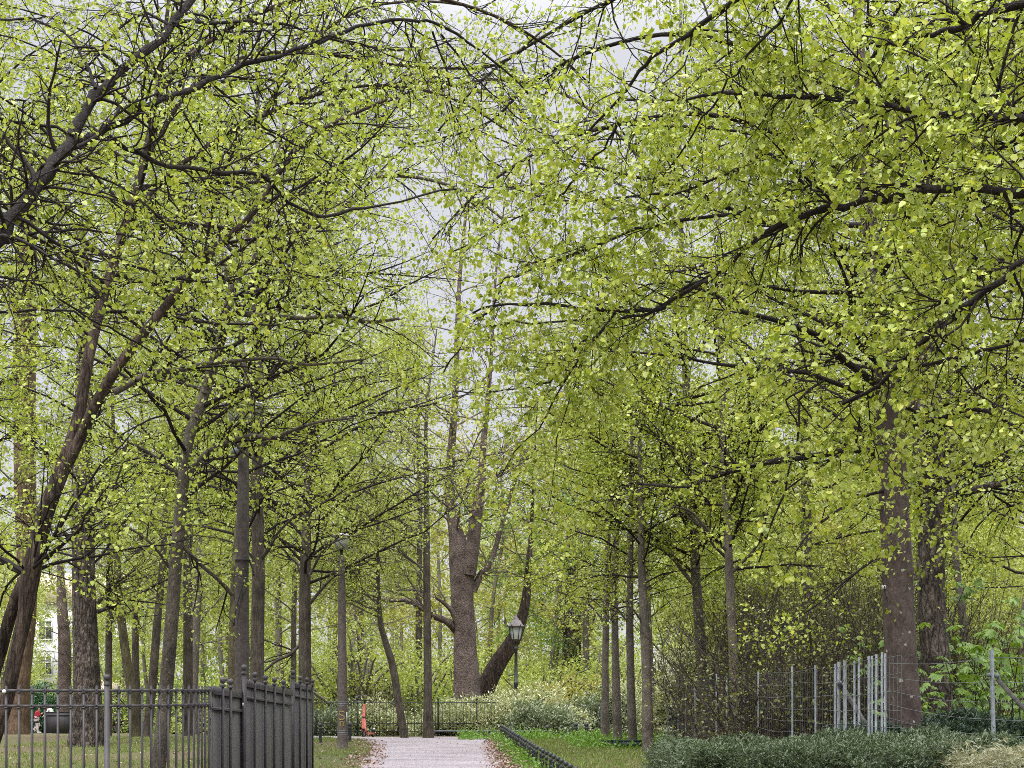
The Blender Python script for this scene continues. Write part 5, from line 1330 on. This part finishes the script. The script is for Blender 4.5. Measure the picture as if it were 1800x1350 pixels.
def hedge(name, label, x0, x1, y0, y1, ztop, mat, n, ln, zlow=None, bumps=.12, k=6, w=.11, cat='hedge', corem='core', endr=.35):
    """clipped hedge: needle sprays over a bumpy rounded block over a solid dark core standing for inner shade"""
    xc, yc = (x0 + x1) / 2, (y0 + y1) / 2
    t = thing(name, label, cat, (xc, yc, float(gz(xc, yc))))
    hx, hy = (x1 - x0) / 2, (y1 - y0) / 2
    zt = ztop if callable(ztop) else (lambda x, y: ztop)
    def surf(m):
        u = rng.random(m)
        # weights: front, top, two ends
        aF, aT, aE = (x1 - x0) * 1.2, (x1 - x0) * (y1 - y0), (y1 - y0) * 1.2
        sel = rng.random(m) * (aF + aT + aE)
        x = rng.uniform(x0, x1, m); y = rng.uniform(y0, y1, m)
        bx = bumps * (np.sin(x * 3.1 + y) + np.sin(x * 7.3 - y * 2) * .5)
        tt = zt(x, y) + bumps * .8 * (np.sin(x * 2.7 + 1) * np.sin(y * 3.1) + .5 * np.sin(x * 6.1 + y * 4))
        zl = gz(x, y) if zlow is None else np.full(m, zlow)
        z = zl + (tt - zl) * rng.random(m) ** .7
        o = np.zeros((m, 3))
        F_ = sel < aF; T_ = (sel >= aF) & (sel < aF + aT); E_ = sel >= aF + aT
        y = np.where(F_, y0 + bx * .5, y); o[F_] = (0, -1, .35)
        z = np.where(T_, tt, z); o[T_] = (0, -.35, 1)
        side = np.where(rng.random(m) < .75, -1, 1)
        x = np.where(E_, np.where(side < 0, x0, x1) + bx * .5, x); o[E_] = np.stack([side[E_], np.full(E_.sum(), -.3), np.full(E_.sum(), .35)], 1)
        # rounded shoulders
        dz = np.maximum(0, endr - (tt - z)); 
        y = np.where(F_, y + dz * .5, y); x = np.where(E_, x - side * dz * .5, x)
        ed = np.maximum(0, endr - (x - x0)) + np.maximum(0, endr - (x1 - x))
        z = np.where(T_, z - ed * .5 - np.maximum(0, endr - (y - y0)) * .5, z)
        p = np.stack([x, y, z], 1) - o * rng.uniform(0, .14, m)[:, None]
        return p, nrm(o)
    p, o = surf(n)
    gap = np.sin(p[:, 0] * 11 + 2 * np.sin(p[:, 2] * 9)) * np.sin(p[:, 2] * 15 + p[:, 1] * 7) + rng.normal(0, .35, len(p))
    m = inview(p, 120) & (gap > -.42); p, o = p[m], o[m]
    mb = MB(); sprays(mb, p, o, ln, k, w)
    f = obj('foliage', mb, M[mat], t)
    # added dark filler block, the hedge's inner shade put into its colour
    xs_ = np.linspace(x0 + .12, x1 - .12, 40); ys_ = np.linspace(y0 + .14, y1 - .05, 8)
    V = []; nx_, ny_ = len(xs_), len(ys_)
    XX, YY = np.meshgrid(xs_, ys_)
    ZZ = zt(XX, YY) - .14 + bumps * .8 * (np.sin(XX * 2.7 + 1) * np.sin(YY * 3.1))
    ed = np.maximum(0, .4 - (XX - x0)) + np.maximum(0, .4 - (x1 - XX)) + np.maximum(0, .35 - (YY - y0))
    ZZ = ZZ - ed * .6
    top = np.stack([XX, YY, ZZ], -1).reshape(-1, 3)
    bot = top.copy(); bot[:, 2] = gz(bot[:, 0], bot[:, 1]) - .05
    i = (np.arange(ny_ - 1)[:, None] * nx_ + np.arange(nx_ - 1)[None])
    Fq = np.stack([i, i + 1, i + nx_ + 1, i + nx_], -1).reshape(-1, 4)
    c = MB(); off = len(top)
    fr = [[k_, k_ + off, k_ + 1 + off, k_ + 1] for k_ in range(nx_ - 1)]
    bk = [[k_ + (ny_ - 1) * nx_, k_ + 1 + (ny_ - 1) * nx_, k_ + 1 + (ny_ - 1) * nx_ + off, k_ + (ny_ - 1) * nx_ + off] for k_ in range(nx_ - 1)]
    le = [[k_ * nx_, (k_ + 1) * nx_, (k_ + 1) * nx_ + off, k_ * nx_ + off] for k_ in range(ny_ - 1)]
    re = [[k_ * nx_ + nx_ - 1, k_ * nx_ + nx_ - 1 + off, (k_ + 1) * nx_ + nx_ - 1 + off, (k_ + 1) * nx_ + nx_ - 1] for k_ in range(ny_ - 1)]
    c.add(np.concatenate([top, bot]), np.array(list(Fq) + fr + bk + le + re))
    obj('branches', c, M[corem], t)  # closed filler block that stops see-through, no single branches inside
    return t

H1 = lambda x, y: 1.40 + .022 * (y - 14) + .05 * np.sin(np.asarray(x) * 1.7)
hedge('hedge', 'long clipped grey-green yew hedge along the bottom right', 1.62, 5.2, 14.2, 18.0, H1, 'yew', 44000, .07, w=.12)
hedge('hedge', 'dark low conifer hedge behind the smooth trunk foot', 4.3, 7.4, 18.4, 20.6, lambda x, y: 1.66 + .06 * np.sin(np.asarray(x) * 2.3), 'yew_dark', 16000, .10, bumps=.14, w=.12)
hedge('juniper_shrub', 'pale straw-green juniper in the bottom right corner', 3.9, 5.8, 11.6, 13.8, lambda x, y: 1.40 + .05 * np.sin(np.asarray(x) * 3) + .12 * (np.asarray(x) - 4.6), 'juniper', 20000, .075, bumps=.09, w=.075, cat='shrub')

def shrub_arrays(c, rx, ry, rz, n_cl, per, lsize, spread, fine=False, width=.4, droop=.2, upbias=.3, shell=.55, stems=True):
    """leaf clumps spread through a shrub's volume and the stems that carry them"""
    c = np.array(c, float)
    v = nrm(rng.normal(0, 1, (n_cl, 3))); v[:, 2] = np.abs(v[:, 2]) * 1.0
    rad = rng.uniform(shell, 1.0, n_cl) * (1 + .18 * np.sin(v[:, 0] * 5 + c[0]) * np.sin(v[:, 2] * 6 + c[1]))
    q = c + v * rad[:, None] * np.array([rx, ry, rz])
    p = np.repeat(q, per, 0) + rng.normal(0, spread, (n_cl * per, 3)) * np.array([1, 1, .6])
    d = np.repeat(v, per, 0) + np.array([0, 0, upbias])
    m = inview(p, 120); p, d = p[m], d[m]
    lv = leaves(p, d, lsize, droop, 1.0, fine, width)
    tb = None
    if stems:
        ns = min(n_cl, 60)
        k = rng.choice(n_cl, ns, False)
        b = c + np.stack([rng.normal(0, rx * .12, ns), rng.normal(0, ry * .12, ns), np.full(ns, -.1)], 1)
        e = q[k]
        f = np.linspace(0, 1, 6)[None, :, None]
        Pn = b[:, None] * (1 - f) + e[:, None] * f + np.array([0, 0, .12]) * np.sin(f * PI) * rz + rng.normal(0, .03, (ns, 6, 3)) * f * rx
        tb = tubes(Pn, np.repeat(np.linspace(.022, .006, 6)[None], ns, 0) * max(rz, .8), 4)
    return lv, tb

def shrub(name, label, c, r, mat, n_cl, per, lsize, spread, twig='twig_brown', cat='shrub', group=None, **kw):
    t = thing(name, label, cat, c, group)
    lv, tb = shrub_arrays(c, *r, n_cl, per, lsize, spread, **kw)
    f = obj('foliage', MB().add(*lv), M[mat], t)
    if tb: obj('stems', MB().add(*tb), M[twig], t)
    return t

# pale variegated shrubs behind the end of the path
RH = [
 ('wide cream-mottled shrub right of the bluish trunk behind the fence', 800, 51.5, 2.0, 1.3, 1.25, 'leaf_rhodo'),
 ('cream-mottled shrub at the foot of the massive plane tree', 850, 53.0, 1.7, 1.2, 1.65, 'leaf_rhodo'),
 ('grey-green shrub in front of the old lantern foot', 905, 50.5, 1.6, 1.2, 1.35, 'leaf_rhodo'),
 ('low spreading grey-green shrub behind the knee fence end', 955, 49.0, 1.5, 1.0, 1.2, 'leaf_rhodo_dark'),
 ('tall mottled shrub right of the old lantern', 945, 54.0, 1.9, 1.3, 2.0, 'leaf_rhodo'),
 ('golden-tipped shrub below the broad dark trunk', 1000, 57.0, 2.0, 1.4, 2.35, 'leaf_yellow_bush'),
 ('leafy laurel shrub behind the leftmost slim trunk', 1048, 56.0, 1.9, 1.2, 1.9, 'leaf_rhodo_dark'),
 ('mottled laurel shrub between the second and third slim trunks', 1098, 56.5, 1.8, 1.2, 2.1, 'leaf_rhodo'),
 ('mottled shrub left of the first mesh fence post', 1155, 57.0, 1.7, 1.2, 1.9, 'leaf_rhodo'),
 ('pale mottled shrub behind the red scooter', 655, 52.5, 1.5, 1.0, 1.2, 'leaf_rhodo'),
 ('dark laurel shrub behind the painted concrete pole', 590, 52.5, 1.6, 1.0, 1.15, 'leaf_rhodo_dark'),
]
for lab, px, d, rx, ry, rz, mt in RH:
    shrub('laurel_shrub', lab, G(px, d), (rx, ry, rz), mt, 420, 22, .12, .13, width=.2, upbias=.5, shell=.5)
shrub('brown_shrub', 'bare brown twiggy shrub above the red scooter', G(668, 58), (1.3, 1.0, 1.9), 'leaf_olive', 60, 8, .07, .2)
o = [x for x in D.objects if x.name.startswith('brown_shrub')][0]
# extra bare twigs for the brown shrub
def twiggy(c, rx, ry, h, n, r0=.014, K=7):
    b = np.array(c) + np.stack([rng.normal(0, rx * .35, n), rng.normal(0, ry * .35, n), np.full(n, -.1)], 1)
    d = nrm(np.stack([rng.normal(0, .38, n), rng.normal(0, .38, n), np.ones(n)], 1))
    Pn = np.empty((n, K, 3)); Pn[:, 0] = b
    ln = rng.uniform(.6, 1.1, n)[:, None] * h / (K - 1)
    for k in range(1, K):
        d = nrm(d + rng.normal(0, .13, (n, 3)) + np.array([0, 0, .04])); Pn[:, k] = Pn[:, k - 1] + d * ln
    return Pn, np.repeat(np.linspace(r0, r0 * .35, K)[None], n, 0)
Pn, Rn = twiggy(G(668, 58), 1.6, 1.2, 2.4, 70)
b1, r1 = grow(Pn, Rn, 4.5, .4, 1.0, (25, 60), 5, 0, .2, .2, .2, 1, keep=inview)
b2, r2 = grow(b1, r1, 5, .2, .5, (25, 60), 4, 0, .2, .2, .1, 1, keep=inview)
mb = MB(); mb.add(*tubes(Pn, Rn, 4)).add(*tubes(b1, r1, 3)).add(*tubes(b2, r2, 3))
obj('twigs', mb, M['twig_brown'], o)
shrub('laurel_shrub', 'grey-green shrub behind the first mesh fence posts left of the twin avenue trunks', G(1205, 45), (1.5, 1.1, 3.2), 'leaf_rhodo', 520, 20, .10, .16, width=.25)
shrub('conifer_shrub', 'dark green conifer bush beside the broad reddish trunk at far left', G(74, 104), (1.6, 1.2, 3.6), 'conifer', 500, 30, .16, .2, width=.2)
shrub('blossom_shrub', 'white blossoming shrub glimpsed right of the rightmost slim trunk', G(1158, 62), (1.1, 1.0, 3.7), 'blossom', 160, 24, .10, .16, shell=.6)

# brown thicket behind the mesh fence
TH = [('dense brown thicket behind the mesh fence between the twin avenue trunks and the hedge', 1345, 39, 2.2, 1.5, 4.3), ('dark brown brushwood thicket behind the mesh fence left of the smooth trunk', 1440, 27.0, 1.8, 1.5, 3.5),
      ('tall olive thicket behind the furrowed trunk', 1570, 29.0, 1.8, 1.5, 4.3)]
TH += [('dense dark brushwood between the thicket and the tall linden behind the mesh fence', 1375, 36.0, 2.0, 1.5, 4.6), ('tall brown brushwood deep behind the smooth trunk', 1500, 34.0, 2.2, 1.5, 5.0)]
for lab, px, d, rx, ry, h in TH:
    c = G(px, d)
    t = thing('thicket', lab, 'thicket', c)
    Pn, Rn = twiggy(c, rx * 1.5, ry, h, 140, .016, 9)
    b1, r1 = grow(Pn, Rn, 4.0, .5, 1.3, (30, 70), 6, .01, .2, .3, .12, 1, keep=inview)
    b2, r2 = grow(b1, r1, 5.0, .2, .6, (30, 65), 4, .03, .2, .3, .1, 1, keep=inview)
    mb = MB().add(*tubes(Pn, Rn, 5)).add(*tubes(b1, r1, 4)).add(*tubes(b2, r2, 3))
    st = obj('stems', mb, M['twig_brown'], t)
    p, dd = on_branches(b2, 3.0, .1, .05); p, dd = tuft(p, dd, 2, .05)
    obj('foliage', MB().add(*leaves(p, dd, .055, .4, 1, False)), M['leaf_olive'], st)

# chestnut saplings with hand-shaped leaves at the right edge
def palmate(mb, pos, size):
    n = len(pos)
    z = nrm(rng.normal(0, .35, (n, 3)) + np.array([0, -.35, 1.]))
    x = nrm(np.cross(z, rng.normal(0, 1, (n, 3)))); y = np.cross(z, x)
    sz = rng.uniform(.6, 1.2, n) * size
    for a, l in ((-1.9, .6), (-1.15, .85), (-.45, 1), (.3, 1.0), (1.0, .85), (1.75, .6)):
        ax = nrm(x * math.cos(a) + y * math.sin(a) + np.array([0, 0, -.55]) + rng.normal(0, .07, (n, 3)))
        sd = nrm(np.cross(ax, z)); up = np.cross(sd, ax)
        s = (sz * l)[:, None]
        V = np.stack([pos, pos + (ax * .62 + sd * .2 + up * .05) * s, pos + (ax * 1.0 - up * .08) * s, pos + (ax * .62 - sd * .2 + up * .05) * s], 1)
        b = np.arange(n)[:, None] * 4
        mb.add(V.reshape(-1, 3), b + np.array([0, 1, 2, 3]))
for lab, px, d, rx, h, nst in (('chestnut sapling with big hand-shaped leaves left of the braced post', 1690, 22.5, 1.0, 2.6, 26), ('chestnut sapling with big hand-shaped leaves right of the braced post', 1775, 21.0, 1.0, 2.6, 26), ('taller green sapling behind the braced post', 1745, 26, 1.6, 3.8, 34)):
    c = G(px, d)
    t = thing('chestnut_sapling', lab, 'sapling', c)
    Pn, Rn = twiggy(c, rx * 1.2, .8, h, nst, .014, 7)
    b1, r1 = grow(Pn, Rn, 2.0, .3, .8, (35, 70), 5, .0, .15, .3, .3, 1, keep=inview)
    st = obj('stems', MB().add(*tubes(Pn, Rn, 5)).add(*tubes(b1, r1, 4)), M['twig_brown'], t)
    mb = MB()
    p, _ = on_branches(b1, 5, .4, .04); p2, _ = on_branches(Pn, 1.2, .5, .06)
    palmate(mb, np.concatenate([p, p2]), .17)
    obj('foliage', mb, M['leaf_green'], st)

# ------------------------------------------------------------------ understorey and woods beyond the park fence
mb = MB(); tb_ = MB(); my = MB()
for k in range(330):
    d = rng.uniform(60, 135); px = rng.uniform(-120, 1700)
    if px < 320: d = rng.uniform(108, 136)
    if 10 < px < 150: continue
    c = G(px, d)
    rz = rng.uniform(1.5, 2.8) + (d - 60) * .085 * rng.random()
    lv, tb = shrub_arrays(c, rz * rng.uniform(.8, 1.3), rz * .8, rz, int(70 * rz), 14, .15, .26, shell=.35)
    (mb if rng.random() < .72 else my).add(*lv)
    if tb: tb_.add(*tb)
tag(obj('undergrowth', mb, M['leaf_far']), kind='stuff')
tag(obj('undergrowth_green', my, M['leaf_green']), kind='stuff')
tag(obj('undergrowth_stems', tb_, M['twig_far']), kind='stuff')

mb = MB(); tb_ = MB()
for k in range(110):
    d = rng.uniform(62, 92); px = rng.uniform(470, 1240)
    c = G(px, d); rz = rng.uniform(2.2, 5.2)
    lv, tb = shrub_arrays(c, rz * rng.uniform(.6, .95), rz * .7, rz, int(80 * rz), 14, .12, .24, shell=.3)
    mb.add(*lv)
    if tb: tb_.add(*tb)
tag(obj('pale_undergrowth', mb, M['leaf_far']), kind='stuff')
tag(obj('pale_undergrowth_stems', tb_, M['wood_trunk']), kind='stuff')

def wood_tree(mbw, mbl, x, y, h, leafper, ls):
    z = float(gz(x, y))
    pts = np.array([[x, y, z - .2], [x + rng.normal(0, .3), y, z + h * .4], [x + rng.normal(0, .6), y, z + h * .75], [x + rng.normal(0, .8), y, z + h]])
    c = catmull(pts, 16); r = np.linspace(.17, .03, 16) * h / 18
    mbw.tube(c, r, 7)
    T = type('T', (), {})(); T.tw = MB(); T.lf = MB(); T.nleaf = 0
    auto_crown(T, c, r, z + h * .2, h * .26, 24, 1.5, 1.5, ls, leafper, False, lo2=.8, hi2=2.4, hi3=1.2, jit=.15, spread=.14, k=3)
    for src, dst in ((T.tw, mbw), (T.lf, mbl)):
        if src.n:
            V = np.concatenate(src.v); dst.add(V, np.concatenate(src.f[4]))
mw, ml, ml2 = MB(), MB(), MB()
for k in range(100):
    y = rng.uniform(66, 150); px = rng.uniform(-150, 1950)
    h = rng.uniform(13, 20)
    if 560 < px < 1000: h = min(h, 8 + y * .10)
    if 20 < px < 130: continue
    wood_tree(mw, ml if k % 3 else ml2, (px - CX) / F * y, y, h, 5.2 if not 560 < px < 1000 else 2.6, .17)
tag(obj('woods_trunks', mw, M['wood_trunk']), kind='stuff')
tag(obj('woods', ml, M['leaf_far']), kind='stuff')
tag(obj('woods_yellow', ml2, M['leaf_yellow']), kind='stuff')

#@@LIGHT
# ------------------------------------------------------------------ daylight: bright overcast
SUN_EL, SUN_AZ = math.radians(56), math.radians(205)      # azimuth measured from +Y towards +X
w = D.worlds.new('World'); SC.world = w; w.use_nodes = True
nt = w.node_tree; N = nt.nodes; L = nt.links
N.clear()
out = N.new('ShaderNodeOutputWorld'); bg = N.new('ShaderNodeBackground'); bg.inputs[1].default_value = .1
sky = N.new('ShaderNodeTexSky'); sky.sky_type = 'NISHITA'; sky.sun_disc = False
sky.sun_elevation = SUN_EL; sky.sun_rotation = SUN_AZ; sky.air_density = 1.0; sky.dust_density = 3.0
tc = N.new('ShaderNodeTexCoord'); sep = N.new('ShaderNodeSeparateXYZ'); L.new(tc.outputs['Generated'], sep.inputs[0])
noise = N.new('ShaderNodeTexNoise'); noise.inputs['Scale'].default_value = 3.5; noise.inputs['Detail'].default_value = 5
L.new(tc.outputs['Generated'], noise.inputs[0])
# cloud deck: overhead part boosted to light the foliage, low visible band kept muted
mp = N.new('ShaderNodeMapRange'); mp.inputs['From Min'].default_value = .42; mp.inputs['From Max'].default_value = .95
mp.inputs['To Min'].default_value = 4.7; mp.inputs['To Max'].default_value = 36.0
L.new(sep.outputs[2], mp.inputs[0])
cl = ramp(N, [(.3, (.93, .94, 1.02)), (.7, (1.0, 1.0, 1.05))]); L.new(noise.outputs[0], cl.inputs[0])
sc_ = N.new('ShaderNodeVectorMath'); sc_.operation = 'SCALE'; L.new(cl.outputs[0], sc_.inputs[0]); L.new(mp.outputs[0], sc_.inputs['Scale'])
mx = N.new('ShaderNodeMix'); mx.data_type = 'RGBA'; mx.inputs[0].default_value = .91
L.new(sky.outputs[0], mx.inputs[6]); L.new(sc_.outputs[0], mx.inputs[7])
L.new(mx.outputs[2], bg.inputs[0]); L.new(bg.outputs[0], out.inputs[0])

sd = D.lights.new('sun', 'SUN'); sd.energy = 1.5; sd.angle = math.radians(14); sd.color = (1, .96, .9)
so = link(D.objects.new('sun', sd))
dirv = Vector((math.sin(SUN_AZ) * math.cos(SUN_EL), math.cos(SUN_AZ) * math.cos(SUN_EL), math.sin(SUN_EL)))
so.location = dirv * 60; so.rotation_euler = (-dirv).to_track_quat('-Z', 'Y').to_euler()

cd = D.cameras.new('camera'); co = link(D.objects.new('camera', cd))
cd.sensor_width = 36; cd.lens = 36 * F / 1800; cd.shift_y = (HY - 675) / 1800
cd.clip_start = .1; cd.clip_end = 2000
co.location = (0, 0, EYE); co.rotation_euler = (PI / 2, 0, 0)
SC.camera = co
SC.view_settings.view_transform = 'Standard'; SC.view_settings.look = 'None'; SC.view_settings.exposure = .76; SC.view_settings.gamma = 1
cy = SC.cycles
cy.max_bounces = 7; cy.diffuse_bounces = 4; cy.transmission_bounces = 5; cy.glossy_bounces = 2; cy.transparent_max_bounces = 4
cy.filter_width = .9
cy.use_denoising = False
print('LEAVES', sum(len(m.polygons) for m in D.meshes))
